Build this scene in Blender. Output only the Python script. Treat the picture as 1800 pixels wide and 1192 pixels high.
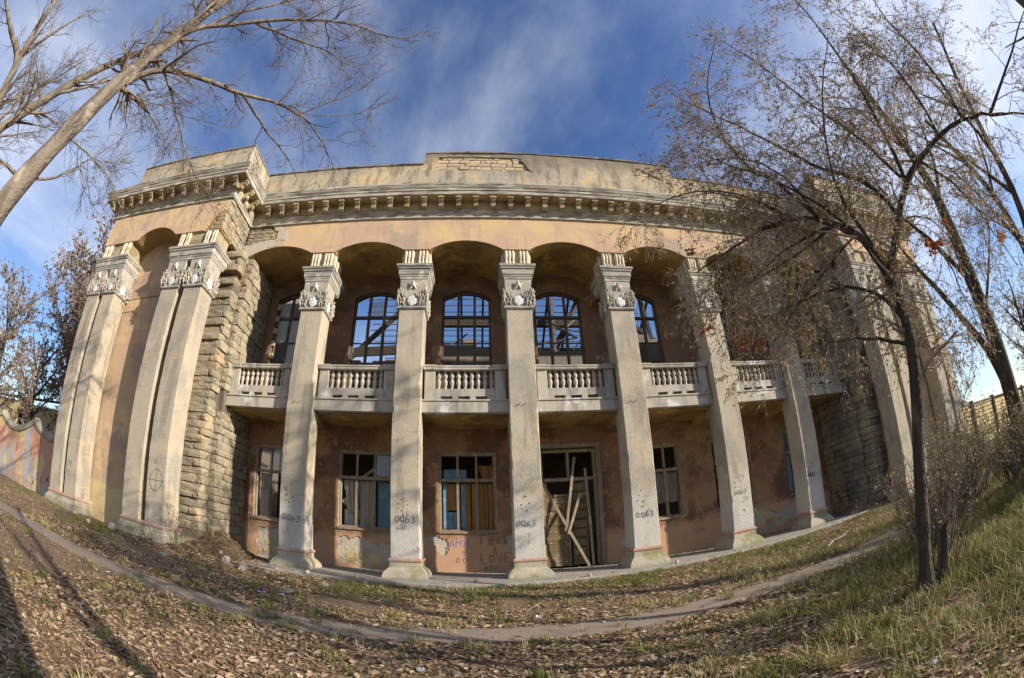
import bpy, math, random
import numpy as np
from mathutils import Vector, Matrix, noise

for o in list(bpy.data.objects): bpy.data.objects.remove(o)
SC = bpy.context.scene
COL = SC.collection
RAD = math.radians
rnd = random.Random(7)

# ------------------------------------------------------------------ camera, sky, sun, exposure
CAM = Vector((-3.137, -12.616, 1.35))
PITCH, YAW, ROLL = 0.42474, 0.09258, 0.03920
def cam_axis(x, y, z):
    c, s = math.cos(PITCH), math.sin(PITCH); y2, z2 = c*y - s*z, s*y + c*z
    c, s = math.cos(YAW), math.sin(YAW); return Vector((c*x + s*y2, -s*x + c*y2, z2))
right = cam_axis(math.cos(ROLL), 0, -math.sin(ROLL)); up = cam_axis(math.sin(ROLL), 0, math.cos(ROLL)); fwd = cam_axis(0, 1, 0)
cd = bpy.data.cameras.new('camera'); cam = bpy.data.objects.new('camera', cd); COL.objects.link(cam)
cd.type = 'PANO'                       # the photograph was taken through a fisheye lens
cpl = cd if hasattr(cd, 'panorama_type') else cd.cycles
cpl.panorama_type = 'FISHEYE_EQUISOLID'; cpl.fisheye_lens = 10.5; cpl.fisheye_fov = math.pi
cd.sensor_width = 23.6; cd.sensor_height = 23.6*678/1024; cd.clip_start = 0.05; cd.clip_end = 3000
M = Matrix((right, up, -fwd)).transposed().to_4x4(); M.translation = CAM
cam.matrix_world = M; SC.camera = cam

SUN_EL, SUN_AZ = 22.0, 115.0           # azimuth from +Y towards +X
wd = bpy.data.worlds.new('World'); SC.world = wd; wd.use_nodes = True
nt = wd.node_tree; nt.nodes.clear()
out = nt.nodes.new('ShaderNodeOutputWorld'); bg = nt.nodes.new('ShaderNodeBackground')
sky = nt.nodes.new('ShaderNodeTexSky'); sky.sky_type = 'NISHITA'; sky.sun_disc = False
sky.sun_elevation = RAD(SUN_EL); sky.sun_rotation = RAD(SUN_AZ); sky.air_density = 1.25; sky.dust_density = 0.3; sky.ozone_density = 4.0
tc = nt.nodes.new('ShaderNodeTexCoord'); sep = nt.nodes.new('ShaderNodeSeparateXYZ')
nt.links.new(tc.outputs['Generated'], sep.inputs[0])
def wmath(op, a, b):
    n = nt.nodes.new('ShaderNodeMath'); n.operation = op
    for i, v in enumerate((a, b)):
        if isinstance(v, (int, float)): n.inputs[i].default_value = v
        else: nt.links.new(v, n.inputs[i])
    return n.outputs[0]
zz = wmath('ADD', wmath('MAXIMUM', sep.outputs[2], 0.0), 0.22)
cmb = nt.nodes.new('ShaderNodeCombineXYZ')
nt.links.new(wmath('DIVIDE', sep.outputs[0], zz), cmb.inputs[0]); nt.links.new(wmath('DIVIDE', sep.outputs[1], zz), cmb.inputs[1])
nz = nt.nodes.new('ShaderNodeTexNoise'); nz.inputs['Scale'].default_value = 1.0; nz.inputs['Detail'].default_value = 8; nz.inputs['Roughness'].default_value = 0.58; nz.inputs['Distortion'].default_value = 0.25
mpn = nt.nodes.new('ShaderNodeMapping'); mpn.inputs['Location'].default_value = (3.43, 3.51, 0); mpn.inputs['Rotation'].default_value = (0, 0, 1.7); mpn.inputs['Scale'].default_value = (1.0, 0.75, 1)
nt.links.new(cmb.outputs[0], mpn.inputs[0]); nt.links.new(mpn.outputs[0], nz.inputs['Vector'])
rmp = nt.nodes.new('ShaderNodeMapRange'); rmp.inputs[1].default_value = 0.36; rmp.inputs[2].default_value = 0.80; rmp.inputs[4].default_value = 0.9; rmp.interpolation_type = 'SMOOTHSTEP'
nt.links.new(nz.outputs[0], rmp.inputs[0])
mx = nt.nodes.new('ShaderNodeMix'); mx.data_type = 'RGBA'; mx.inputs[7].default_value = (8.6, 9.0, 9.9, 1)
hsv = nt.nodes.new('ShaderNodeHueSaturation'); hsv.inputs['Saturation'].default_value = 1.12; hsv.inputs['Value'].default_value = 1.3; hsv.inputs['Hue'].default_value = 0.514; nt.links.new(sky.outputs[0], hsv.inputs['Color'])
nt.links.new(rmp.outputs[0], mx.inputs[0]); nt.links.new(hsv.outputs[0], mx.inputs[6]); nt.links.new(mx.outputs[2], bg.inputs[0])
bg.inputs[1].default_value = 0.076; nt.links.new(bg.outputs[0], out.inputs[0])

sl = bpy.data.lights.new('sun', 'SUN'); sl.energy = 5.0; sl.angle = RAD(0.53); sl.color = (1.0, 0.905, 0.775)
so = bpy.data.objects.new('sun', sl); COL.objects.link(so)
SUNV = Vector((math.sin(RAD(SUN_AZ))*math.cos(RAD(SUN_EL)), math.cos(RAD(SUN_AZ))*math.cos(RAD(SUN_EL)), math.sin(RAD(SUN_EL))))
so.rotation_euler = SUNV.to_track_quat('Z', 'Y').to_euler(); so.location = SUNV*60

vs = SC.view_settings; vs.view_transform = 'Standard'; vs.look = 'None'; vs.exposure = 0.72; vs.gamma = 1.0; vs.use_curve_mapping = False
SC.render.engine = 'CYCLES'; SC.cycles.max_bounces = 6; SC.cycles.diffuse_bounces = 3; SC.cycles.adaptive_threshold = 0.02; SC.cycles.transparent_max_bounces = 6; SC.cycles.use_denoising = True

# ------------------------------------------------------------------ helpers
def new_obj(name, me, parent=None, loc=(0,0,0)):
    o = bpy.data.objects.new(name, me); COL.objects.link(o); o.location = loc
    if parent is not None: o.parent = parent
    return o
def empty(name, loc=(0,0,0), parent=None): return new_obj(name, None, parent, loc)
def tag(o, label, cat=None, group=None, kind=None):
    if label: o['label'] = label
    if cat: o['category'] = cat
    if group: o['group'] = group
    if kind: o['kind'] = kind
    return o
class MB:
    def __init__(s): s.v = []; s.f = []
    def box(s, x0, x1, y0, y1, z0, z1, jit=0):
        b = len(s.v)
        for z in (z0, z1):
            for x, y in ((x0,y0),(x1,y0),(x1,y1),(x0,y1)):
                s.v.append((x+rnd.uniform(-jit,jit), y+rnd.uniform(-jit,jit), z+rnd.uniform(-jit,jit)))
        s.f += [(b,b+3,b+2,b+1),(b+4,b+5,b+6,b+7),(b,b+1,b+5,b+4),(b+1,b+2,b+6,b+5),(b+2,b+3,b+7,b+6),(b+3,b,b+4,b+7)]
        return s
    def bar(s, a, b, w, t, upv=(0,0,1)):      # rectangular bar from a to b
        a, b = Vector(a), Vector(b); d = (b-a).normalized(); u = Vector(upv)
        if abs(d.dot(u)) > .95: u = Vector((1,0,0))
        p = d.cross(u).normalized()*w/2; q = d.cross(p).normalized()*t/2; n = len(s.v)
        for c in (a, b): s.v += [tuple(c+p+q), tuple(c-p+q), tuple(c-p-q), tuple(c+p-q)]
        s.f += [(n,n+1,n+2,n+3),(n+7,n+6,n+5,n+4)]+[(n+i,n+4+i,n+4+(i+1)%4,n+(i+1)%4) for i in range(4)]
        return s
    def prism(s, poly, y0, y1):               # poly in (x, z), extruded along y
        n = len(s.v); k = len(poly)
        s.v += [(x,y0,z) for x,z in poly]+[(x,y1,z) for x,z in poly]
        s.f += [tuple(range(n,n+k)), tuple(range(n+2*k-1,n+k-1,-1))]
        s.f += [(n+i,n+k+i,n+k+(i+1)%k,n+(i+1)%k) for i in range(k)]
        return s
    def loft(s, rings, close=True, cap=True):
        n = len(s.v); k = len(rings[0])
        for r in rings: s.v += [tuple(p) for p in r]
        m = k if close else k-1
        for j in range(len(rings)-1):
            for i in range(m):
                a = n+j*k+i; b = n+j*k+(i+1)%k; s.f.append((a,b,b+k,a+k))
        if cap and close:
            s.f.append(tuple(range(n+k-1,n-1,-1))); e = n+(len(rings)-1)*k; s.f.append(tuple(range(e,e+k)))
        return s
    def sqstack(s, prof, hx, y0, depth):      # stacked rectangle: prof = [(ext, z)]; body x -hx..hx, y y0..y0+depth
        return s.loft([[(-hx-e,y0-e,z),(hx+e,y0-e,z),(hx+e,y0+depth+e,z),(-hx-e,y0+depth+e,z)] for e,z in prof])
    def lathe(s, prof, n=12, cx=0, cy=0):
        return s.loft([[(cx+r*math.cos(2*math.pi*i/n), cy+r*math.sin(2*math.pi*i/n), z) for i in range(n)] for r,z in prof])
    def tube(s, pts, rad, n=6):
        V, F = tubes([(np.array(pts,float), np.array(rad,float), n)]); b = len(s.v)
        s.v += [tuple(p) for p in V]; s.f += [tuple(b+i for i in f) for f in F]; return s
    def mesh(s, name, mat, smooth=False, origin=(0,0,0)):
        me = bpy.data.meshes.new(name); ox, oy, oz = origin
        me.from_pydata([(x-ox,y-oy,z-oz) for x,y,z in s.v], [], s.f); me.validate(); me.update()
        if mat: me.materials.append(mat)
        if smooth: me.polygons.foreach_set('use_smooth', [True]*len(me.polygons))
        return me
    def build(s, name, mat, parent=None, smooth=False, origin=(0,0,0), loc=None, bevel=0):
        o = new_obj(name, s.mesh(name, mat, smooth, origin), parent, loc if loc is not None else origin)
        if bevel:
            m = o.modifiers.new('b','BEVEL'); m.width = bevel; m.segments = 1; m.limit_method = 'ANGLE'
        return o
def tubes(lst):
    groups = {}
    for P, R, n in lst: groups.setdefault((len(P), n), []).append((P, R))
    Vs, Fs, base = [], [], 0
    for (m, n), g in groups.items():
        P = np.array([p for p,_ in g], float); R = np.array([r for _,r in g], float); N = len(g)
        T = np.gradient(P, axis=1); T /= np.linalg.norm(T,axis=2)[...,None]+1e-9
        ref = np.where(np.abs(T[:,:1,2:3]) < .9, np.array([.13,.31,.94]), np.array([1.,.1,0]))
        A = np.cross(T, np.broadcast_to(ref, T.shape)); A /= np.linalg.norm(A,axis=2)[...,None]+1e-9; B = np.cross(T, A)
        th = np.arange(n)*2*math.pi/n
        ring = P[:,:,None]+R[:,:,None,None]*(A[:,:,None]*np.cos(th)[None,None,:,None]+B[:,:,None]*np.sin(th)[None,None,:,None])
        Vs.append(ring.reshape(-1,3)); i = np.arange(n); j = (i+1)%n
        a0 = (base+np.arange(N)*m*n)[:,None,None]+(np.arange(m-1)*n)[None,:,None]
        Fs.append(np.stack([a0+i,a0+j,a0+n+j,a0+n+i],-1).reshape(-1,4)); base += N*m*n
    return np.concatenate(Vs), np.concatenate(Fs)
def np_mesh(name, V, F, mat, smooth=False, attr=None):
    me = bpy.data.meshes.new(name); nv, nf = len(V), len(F); k = F.shape[1]
    me.vertices.add(nv); me.vertices.foreach_set('co', np.ascontiguousarray(V,dtype=np.float32).ravel())
    me.loops.add(nf*k); me.loops.foreach_set('vertex_index', np.ascontiguousarray(F,dtype=np.int32).ravel())
    me.polygons.add(nf); me.polygons.foreach_set('loop_start', np.arange(nf,dtype=np.int32)*k)
    me.polygons.foreach_set('loop_total', np.full(nf,k,dtype=np.int32))
    if smooth: me.polygons.foreach_set('use_smooth', np.ones(nf,dtype=bool))
    me.update(calc_edges=True)
    if attr is not None:
        a = me.attributes.new('tint','FLOAT','FACE'); a.data.foreach_set('value', np.asarray(attr,dtype=np.float32))
    me.materials.append(mat); return me
def fbm(x, y, z=0, s=1.0): return noise.fractal(Vector((x*s,y*s,z*s)), 1.0, 2.0, 4)

# ------------------------------------------------------------------ materials
def mat(name, c0, layers=(), rough=.92, bumps=(), var=0.0, spec=.15, tint=None, trans=0, coord='world'):
    m = bpy.data.materials.new(name); m.use_nodes = True; t = m.node_tree; L = t.links
    b = t.nodes['Principled BSDF']; b.inputs['Roughness'].default_value = rough; b.inputs['Specular IOR Level'].default_value = spec
    g = t.nodes.new('ShaderNodeNewGeometry'); pos = g.outputs['Position']
    col = None
    if tint:
        a = t.nodes.new('ShaderNodeAttribute'); a.attribute_name = 'tint'; r = t.nodes.new('ShaderNodeValToRGB')
        while len(r.color_ramp.elements) < len(tint): r.color_ramp.elements.new(.5)
        for e, (p, c) in zip(r.color_ramp.elements, tint): e.position = p; e.color = (*c,1)
        L.new(a.outputs['Fac'], r.inputs[0]); col = r.outputs[0]
    else:
        rgb = t.nodes.new('ShaderNodeRGB'); rgb.outputs[0].default_value = (*c0,1); col = rgb.outputs[0]
    def noisef(scale, stretch, detail, off=0, rgh=.6):
        mp = t.nodes.new('ShaderNodeMapping'); mp.inputs['Scale'].default_value = stretch; mp.inputs['Location'].default_value = (off*3.7, off*1.9, off*5.1)
        L.new(pos, mp.inputs[0]); n = t.nodes.new('ShaderNodeTexNoise'); n.inputs['Scale'].default_value = scale; n.inputs['Detail'].default_value = detail; n.inputs['Roughness'].default_value = rgh
        L.new(mp.outputs[0], n.inputs['Vector']); return n.outputs[0]
    for i, ly in enumerate(layers):
        if 'z' in ly:                          # a coat of paint that ends at a height, with a ragged edge
            sp = t.nodes.new('ShaderNodeSeparateXYZ'); L.new(pos, sp.inputs[0])
            n = noisef(ly.get('scale',2.), (1,1,1), 4, i+1)
            ad = t.nodes.new('ShaderNodeMath'); ad.operation = 'MULTIPLY_ADD'; L.new(n, ad.inputs[0]); ad.inputs[1].default_value = ly.get('rag',1.); L.new(sp.outputs[2], ad.inputs[2])
            src = ad.outputs[0]; lo, hi = ly['z']
        else:
            src = noisef(ly['scale'], ly.get('stretch',(1,1,1)), ly.get('detail',3), i+1+ly.get('off',0), ly.get('rgh',.6)); lo, hi = ly['lo'], ly['hi']
        mr = t.nodes.new('ShaderNodeMapRange'); mr.inputs[1].default_value = lo; mr.inputs[2].default_value = hi; mr.inputs[4].default_value = ly.get('amt',1.); mr.interpolation_type = 'SMOOTHSTEP'
        L.new(src, mr.inputs[0]); x = t.nodes.new('ShaderNodeMix'); x.data_type = 'RGBA'; x.inputs[7].default_value = (*ly['col'],1)
        L.new(mr.outputs[0], x.inputs[0]); L.new(col, x.inputs[6]); col = x.outputs[2]
    if var:
        oi = t.nodes.new('ShaderNodeObjectInfo'); hs = t.nodes.new('ShaderNodeHueSaturation')
        mr = t.nodes.new('ShaderNodeMapRange'); mr.inputs[3].default_value = 1-var; mr.inputs[4].default_value = 1+var; L.new(oi.outputs['Random'], mr.inputs[0]); L.new(mr.outputs[0], hs.inputs['Value'])
        L.new(col, hs.inputs['Color']); col = hs.outputs[0]
    L.new(col, b.inputs['Base Color'])
    prev = None
    for sc, st, dist in bumps:
        n = noisef(sc, (1,1,1), 2.5, sc, .65); bp = t.nodes.new('ShaderNodeBump'); bp.inputs['Strength'].default_value = st; bp.inputs['Distance'].default_value = dist
        L.new(n, bp.inputs['Height'])
        if prev: L.new(prev, bp.inputs['Normal'])
        prev = bp.outputs[0]
    if prev: L.new(prev, b.inputs['Normal'])
    if trans:
        tr = t.nodes.new('ShaderNodeBsdfTranslucent'); L.new(col, tr.inputs[0]); ms = t.nodes.new('ShaderNodeMixShader'); ms.inputs[0].default_value = trans
        L.new(b.outputs[0], ms.inputs[1]); L.new(tr.outputs[0], ms.inputs[2]); L.new(ms.outputs[0], t.nodes['Material Output'].inputs[0])
    return m
ST = (1,1,.22)
m_frieze = mat('frieze_plaster', (.53,.37,.23), [dict(scale=.6,lo=.5,hi=.60,col=(.60,.43,.22),amt=.75,detail=6), dict(scale=.9,lo=.52,hi=.60,col=(.47,.32,.235),amt=.8,detail=6), dict(scale=3.2,lo=.55,hi=.66,col=(.34,.26,.19),amt=.45,stretch=(1,1,.16),off=11), dict(scale=.5,lo=.54,hi=.64,col=(.33,.275,.215),amt=.8,off=4), dict(scale=6,lo=.55,hi=.75,col=(.70,.52,.38),amt=.35), dict(scale=2.4,lo=.60,hi=.66,col=(.36,.30,.22),amt=.35,stretch=ST)], bumps=[(3,.25,.03),(45,.35,.006)])
m_parapet = mat('parapet_plaster', (.40,.34,.24), [dict(scale=.8,lo=.52,hi=.64,col=(.52,.40,.225),amt=.85), dict(scale=.6,lo=.46,hi=.62,col=(.31,.285,.24),amt=.85,off=2), dict(scale=2.6,lo=.49,hi=.64,col=(.17,.145,.115),amt=.7,stretch=(1,1,.2),detail=5), dict(scale=4,lo=.56,hi=.66,col=(.12,.10,.08),amt=.6,stretch=(1,1,.3),off=8), dict(scale=9,lo=.55,hi=.7,col=(.62,.52,.38),amt=.4), dict(z=(15.0,16.3),scale=1.1,rag=1.9,col=(.15,.13,.105),amt=.75)], bumps=[(4,.3,.03),(40,.4,.008)])
m_cornice = mat('cornice_stone', (.40,.365,.30), [dict(scale=1.1,lo=.46,hi=.6,col=(.21,.19,.155),amt=.85,stretch=(1,1,5)), dict(scale=2.2,lo=.56,hi=.66,col=(.66,.62,.55),amt=.8,stretch=(.5,.5,3)), dict(scale=7,lo=.6,hi=.7,col=(.16,.14,.12),amt=.6)], bumps=[(12,.3,.01)])
m_bracket = mat('bracket_plaster', (.385,.315,.20), [dict(scale=1.3,lo=.46,hi=.58,col=(.25,.185,.10),amt=.85), dict(scale=5,lo=.55,hi=.7,col=(.30,.26,.2),amt=.5)], bumps=[(25,.3,.006)], var=.12)
m_col = mat('column_roughcast', (.425,.37,.28), [dict(scale=2.2,lo=.52,hi=.66,col=(.22,.19,.15),amt=.75,stretch=(1,1,.12),off=9), dict(scale=.9,lo=.46,hi=.62,col=(.28,.255,.215),amt=.75), dict(scale=.7,lo=.52,hi=.66,col=(.47,.39,.285),amt=.7,off=3), dict(scale=30,lo=.56,hi=.64,col=(.58,.52,.42),amt=.45,detail=3), dict(scale=38,lo=.60,hi=.66,col=(.22,.19,.15),amt=.4,detail=2), dict(z=(4.0,2.6),scale=1.6,rag=2.6,col=(.55,.54,.525),amt=.5), dict(scale=26,lo=.57,hi=.63,col=(.37,.33,.27),amt=.55,detail=3,off=7), dict(scale=1.7,lo=.60,hi=.66,col=(.44,.35,.24),amt=.6,stretch=(.4,.4,2.2))], bumps=[(1.2,.25,.05),(34,.9,.022)])
m_pier = mat('pier_roughcast', (.405,.35,.26), [dict(scale=2.2,lo=.52,hi=.66,col=(.22,.19,.15),amt=.75,stretch=(1,1,.12),off=9), dict(scale=.9,lo=.46,hi=.62,col=(.28,.255,.215),amt=.75), dict(scale=.7,lo=.52,hi=.66,col=(.47,.39,.285),amt=.7,off=3), dict(scale=30,lo=.56,hi=.64,col=(.58,.52,.42),amt=.45,detail=3), dict(scale=38,lo=.60,hi=.66,col=(.22,.19,.15),amt=.4,detail=2), dict(scale=26,lo=.57,hi=.63,col=(.37,.33,.27),amt=.55,detail=3,off=7), dict(scale=1.7,lo=.60,hi=.66,col=(.44,.35,.24),amt=.6,stretch=(.4,.4,2.2))], bumps=[(1.2,.25,.05),(34,.9,.022)])
m_cap = mat('capital_stone', (.37,.335,.275), [dict(scale=3,lo=.5,hi=.66,col=(.24,.23,.21),amt=.75), dict(scale=5,lo=.58,hi=.7,col=(.55,.50,.42),amt=.7,off=3)], bumps=[(22,.5,.012)])
m_abac = mat('abacus_stone', (.36,.335,.285), [dict(scale=1.4,lo=.5,hi=.6,col=(.20,.19,.175),amt=.8,stretch=(1,1,4)), dict(scale=2.5,lo=.57,hi=.66,col=(.60,.56,.48),amt=.7)], bumps=[(25,.3,.008)])
m_white = mat('emblem_white', (.66,.655,.64), [dict(scale=9,lo=.55,hi=.65,col=(.5,.49,.46),amt=.6)], bumps=[(22,1.,.05)])
m_band = mat('red_band', (.37,.215,.155), [dict(scale=4,lo=.46,hi=.6,col=(.36,.30,.24),amt=.85)], bumps=[(30,.4,.008)])
m_base = mat('base_concrete', (.33,.295,.225), [dict(scale=1.8,lo=.48,hi=.62,col=(.19,.19,.08),amt=.75), dict(scale=3,lo=.55,hi=.68,col=(.46,.37,.29),amt=.7), dict(scale=28,lo=.58,hi=.66,col=(.26,.22,.17),amt=.5)], bumps=[(5,.4,.03),(35,.6,.012)])
m_wall = mat('lower_plaster', (.265,.155,.09), [dict(scale=.8,lo=.52,hi=.56,col=(.35,.225,.11),amt=.8,detail=6), dict(scale=.6,lo=.48,hi=.58,col=(.145,.08,.05),amt=.85,off=5,detail=5), dict(scale=2.2,lo=.58,hi=.66,col=(.45,.19,.12),amt=.7), dict(scale=5,lo=.62,hi=.7,col=(.47,.37,.26),amt=.6), dict(z=(1.95,1.55),scale=1.0,rag=1.2,col=(.53,.325,.20),amt=.8)], bumps=[(3,.35,.03),(30,.5,.01)])
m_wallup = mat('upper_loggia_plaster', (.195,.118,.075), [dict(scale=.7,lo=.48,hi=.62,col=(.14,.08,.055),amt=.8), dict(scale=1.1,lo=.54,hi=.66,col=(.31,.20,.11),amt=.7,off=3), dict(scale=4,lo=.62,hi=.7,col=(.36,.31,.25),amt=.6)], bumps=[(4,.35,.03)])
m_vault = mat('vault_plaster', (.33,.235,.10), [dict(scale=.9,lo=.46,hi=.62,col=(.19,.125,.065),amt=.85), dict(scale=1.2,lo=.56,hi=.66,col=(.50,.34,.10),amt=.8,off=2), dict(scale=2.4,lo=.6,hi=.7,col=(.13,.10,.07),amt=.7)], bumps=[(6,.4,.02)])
m_wing = mat('wing_plaster', (.44,.305,.195), [dict(scale=.7,lo=.5,hi=.55,col=(.53,.38,.21),amt=.8,detail=6), dict(scale=.9,lo=.5,hi=.62,col=(.31,.225,.17),amt=.8,off=3), dict(scale=2.5,lo=.56,hi=.62,col=(.34,.29,.21),amt=.7,off=6,detail=6), dict(z=(1.9,1.7),scale=1.5,rag=.9,col=(.50,.41,.22),amt=.8)], bumps=[(4,.3,.03),(40,.35,.008)])
m_stone = mat('wing_stone', (.285,.24,.165), [dict(scale=1.3,lo=.46,hi=.62,col=(.20,.175,.135),amt=.75), dict(scale=6,lo=.55,hi=.68,col=(.42,.36,.25),amt=.6), dict(scale=.9,lo=.55,hi=.66,col=(.42,.285,.155),amt=.65,off=2)], bumps=[(8,.8,.03),(40,.6,.01)], var=.16)
m_brick = mat('parapet_brick', (.46,.36,.25), [dict(scale=5,lo=.5,hi=.68,col=(.46,.34,.22),amt=.7)], bumps=[(20,.5,.012)], var=.12)
m_mortar = mat('mortar', (.12,.10,.075), [dict(scale=5,lo=.5,hi=.65,col=(.2,.17,.125),amt=.6)], bumps=[(15,.6,.02)])
m_mortarp = mat('parapet_mortar', (.26,.20,.135), [dict(scale=5,lo=.5,hi=.65,col=(.18,.135,.09),amt=.6)], bumps=[(15,.6,.02)])
m_mortarlt = mat('grey_render', (.44,.39,.31), [dict(scale=2,lo=.5,hi=.65,col=(.34,.29,.22),amt=.6), dict(scale=10,lo=.58,hi=.66,col=(.55,.48,.38),amt=.5)], bumps=[(10,.8,.03),(40,.5,.01)])
m_balc = mat('balcony_concrete', (.405,.37,.305), [dict(scale=1.6,lo=.46,hi=.62,col=(.25,.23,.205),amt=.8,stretch=(1,1,.35)), dict(scale=3.5,lo=.56,hi=.66,col=(.16,.14,.12),amt=.5,stretch=(1,1,.2),off=6), dict(scale=1.2,lo=.58,hi=.68,col=(.60,.59,.57),amt=.8,off=2), dict(scale=4,lo=.6,hi=.7,col=(.40,.32,.22),amt=.6)], bumps=[(20,.4,.01)])
m_balu = mat('baluster_concrete', (.40,.355,.285), [dict(scale=5,lo=.52,hi=.66,col=(.34,.30,.25),amt=.7)], bumps=[(30,.4,.008)], var=.12)
m_wood = mat('weathered_wood', (.27,.22,.16), [dict(scale=14,lo=.5,hi=.62,col=(.20,.155,.11),amt=.8,stretch=(1,1,.08)), dict(scale=3,lo=.58,hi=.68,col=(.46,.40,.31),amt=.7)], bumps=[(40,.5,.006)], var=.15)
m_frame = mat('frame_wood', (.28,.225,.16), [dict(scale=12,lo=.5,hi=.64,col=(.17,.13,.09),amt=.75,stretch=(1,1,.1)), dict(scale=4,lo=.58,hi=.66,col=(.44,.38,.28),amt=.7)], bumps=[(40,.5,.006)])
m_frameup = mat('shaded_frame_wood', (.105,.082,.06), [dict(scale=12,lo=.5,hi=.64,col=(.06,.045,.035),amt=.75,stretch=(1,1,.1)), dict(scale=3,lo=.6,hi=.68,col=(.24,.2,.15),amt=.6)], bumps=[(40,.5,.006)])  # upper window frames: loggia shade put into the wood colour
m_dark = mat('charred_wood', (.055,.045,.036), [dict(scale=6,lo=.5,hi=.65,col=(.10,.08,.06),amt=.6)], bumps=[(30,.4,.008)])
m_lath = mat('grey_lath', (.13,.125,.13), [dict(scale=5,lo=.5,hi=.65,col=(.07,.06,.055),amt=.7)])
m_door = mat('door_wood', (.17,.125,.075), [dict(scale=9,lo=.46,hi=.6,col=(.23,.16,.08),amt=.85,stretch=(.12,1,1)), dict(scale=3,lo=.58,hi=.66,col=(.42,.35,.2),amt=.6)], bumps=[(25,.6,.012)], var=.08)
m_inner = mat('interior_plaster', (.22,.19,.16), [dict(scale=1,lo=.5,hi=.65,col=(.12,.10,.08),amt=.7)])
m_innerlt = mat('interior_pale', (.33,.32,.30), [dict(scale=1.5,lo=.5,hi=.65,col=(.3,.28,.25),amt=.7)])
m_blue = mat('blue_paint', (.15,.265,.34), [dict(scale=4,lo=.55,hi=.68,col=(.34,.45,.5),amt=.6)], rough=.6)
m_orange = mat('varnished_board', (.33,.165,.05), [dict(scale=10,lo=.5,hi=.62,col=(.27,.12,.03),amt=.7,stretch=(1,1,.1))], rough=.6)
m_cloth = mat('rag_curtain', (.34,.31,.26), [dict(scale=5,lo=.5,hi=.65,col=(.36,.32,.26),amt=.6)])
m_inkk = mat('graffiti_black', (.07,.07,.075), [dict(scale=30,lo=.5,hi=.62,col=(.3,.29,.27),amt=.6)])
m_inkg = mat('graffiti_grey', (.15,.15,.155), [dict(scale=25,lo=.45,hi=.58,col=(.38,.37,.34),amt=.7)])
m_inkb = mat('graffiti_blue', (.24,.33,.45), [dict(scale=25,lo=.45,hi=.58,col=(.42,.42,.41),amt=.7)])
m_inkv = mat('graffiti_violet', (.24,.19,.36), [dict(scale=20,lo=.5,hi=.62,col=(.42,.33,.34),amt=.6)])
m_inkr = mat('graffiti_red', (.30,.08,.09), [dict(scale=20,lo=.5,hi=.62,col=(.33,.2,.13),amt=.6)])
m_hole = mat('bolt_hole', (.02,.018,.015))
m_iron = mat('rusty_iron', (.16,.09,.05))
m_pave = mat('pavement_concrete', (.27,.25,.215), [dict(scale=1.5,lo=.48,hi=.64,col=(.24,.21,.17),amt=.7), dict(scale=18,lo=.60,hi=.66,col=(.6,.57,.52),amt=.6), dict(scale=4,lo=.6,hi=.7,col=(.28,.19,.11),amt=.7)], bumps=[(8,.5,.02),(40,.5,.008)])
m_ground = mat('leafy_soil', (.20,.135,.085), [dict(scale=.5,lo=.48,hi=.62,col=(.15,.13,.055),amt=.6), dict(scale=14,lo=.5,hi=.62,col=(.30,.21,.14),amt=.7), dict(scale=22,lo=.55,hi=.65,col=(.09,.065,.045),amt=.7,off=3)], bumps=[(9,.9,.05),(40,.8,.03)])
m_path = mat('trodden_path', (.24,.19,.148), [dict(scale=1.2,lo=.5,hi=.64,col=(.20,.165,.135),amt=.7), dict(scale=16,lo=.56,hi=.66,col=(.31,.26,.21),amt=.5), dict(scale=1.3,lo=.62,hi=.64,col=(.13,.1,.08),amt=.4)], bumps=[(6,.3,.02),(50,.4,.006)])
m_litter = mat('fallen_leaf', (0,0,0), tint=[(0,(.08,.05,.028)),(.3,(.21,.135,.075)),(.6,(.36,.245,.15)),(.85,(.49,.37,.245)),(1,(.64,.54,.41))], rough=.8, trans=.12)
m_grass = mat('grass_blade', (0,0,0), tint=[(0,(.065,.09,.018)),(.35,(.15,.175,.04)),(.6,(.28,.255,.085)),(1,(.50,.41,.22))], rough=.75, trans=.3)
m_bark = mat('grey_bark', (.19,.158,.125), [dict(scale=6,lo=.46,hi=.6,col=(.105,.085,.068),amt=.9,stretch=(1,1,.18)), dict(scale=2,lo=.56,hi=.68,col=(.38,.32,.25),amt=.6)], bumps=[(9,1.,.05),(30,.8,.02)])
m_barkd = mat('dark_bark', (.055,.043,.034), [dict(scale=8,lo=.5,hi=.64,col=(.13,.10,.07),amt=.7,stretch=(1,1,.2)), dict(scale=3,lo=.6,hi=.7,col=(.11,.12,.05),amt=.6)], bumps=[(14,1.,.03)])
m_twig = mat('bare_twig', (.185,.145,.11), [dict(scale=1.5,lo=.45,hi=.6,col=(.085,.065,.05),amt=.85)])
m_twigd = mat('dark_twig', (.22,.17,.125), [dict(scale=1.5,lo=.44,hi=.56,col=(.43,.35,.27),amt=.85)])
m_leafw = mat('willow_leaf', (0,0,0), tint=[(0,(.14,.095,.055)),(.3,(.31,.215,.13)),(.70,(.48,.36,.235)),(.84,(.60,.50,.37)),(.88,(.16,.17,.05)),(1,(.17,.20,.05))], rough=.6, trans=.35)
m_leafg = mat('olive_leaf', (0,0,0), tint=[(0,(.10,.08,.04)),(.35,(.22,.17,.08)),(.6,(.14,.15,.045)),(1,(.22,.24,.08))], rough=.6, trans=.35)
m_leafb = mat('brown_leaf', (0,0,0), tint=[(0,(.10,.07,.05)),(.5,(.21,.14,.095)),(1,(.34,.25,.17))], rough=.7, trans=.3)
m_leafr = mat('rust_leaf', (0,0,0), tint=[(0,(.22,.06,.02)),(1,(.45,.14,.04))], rough=.6, trans=.4)
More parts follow.
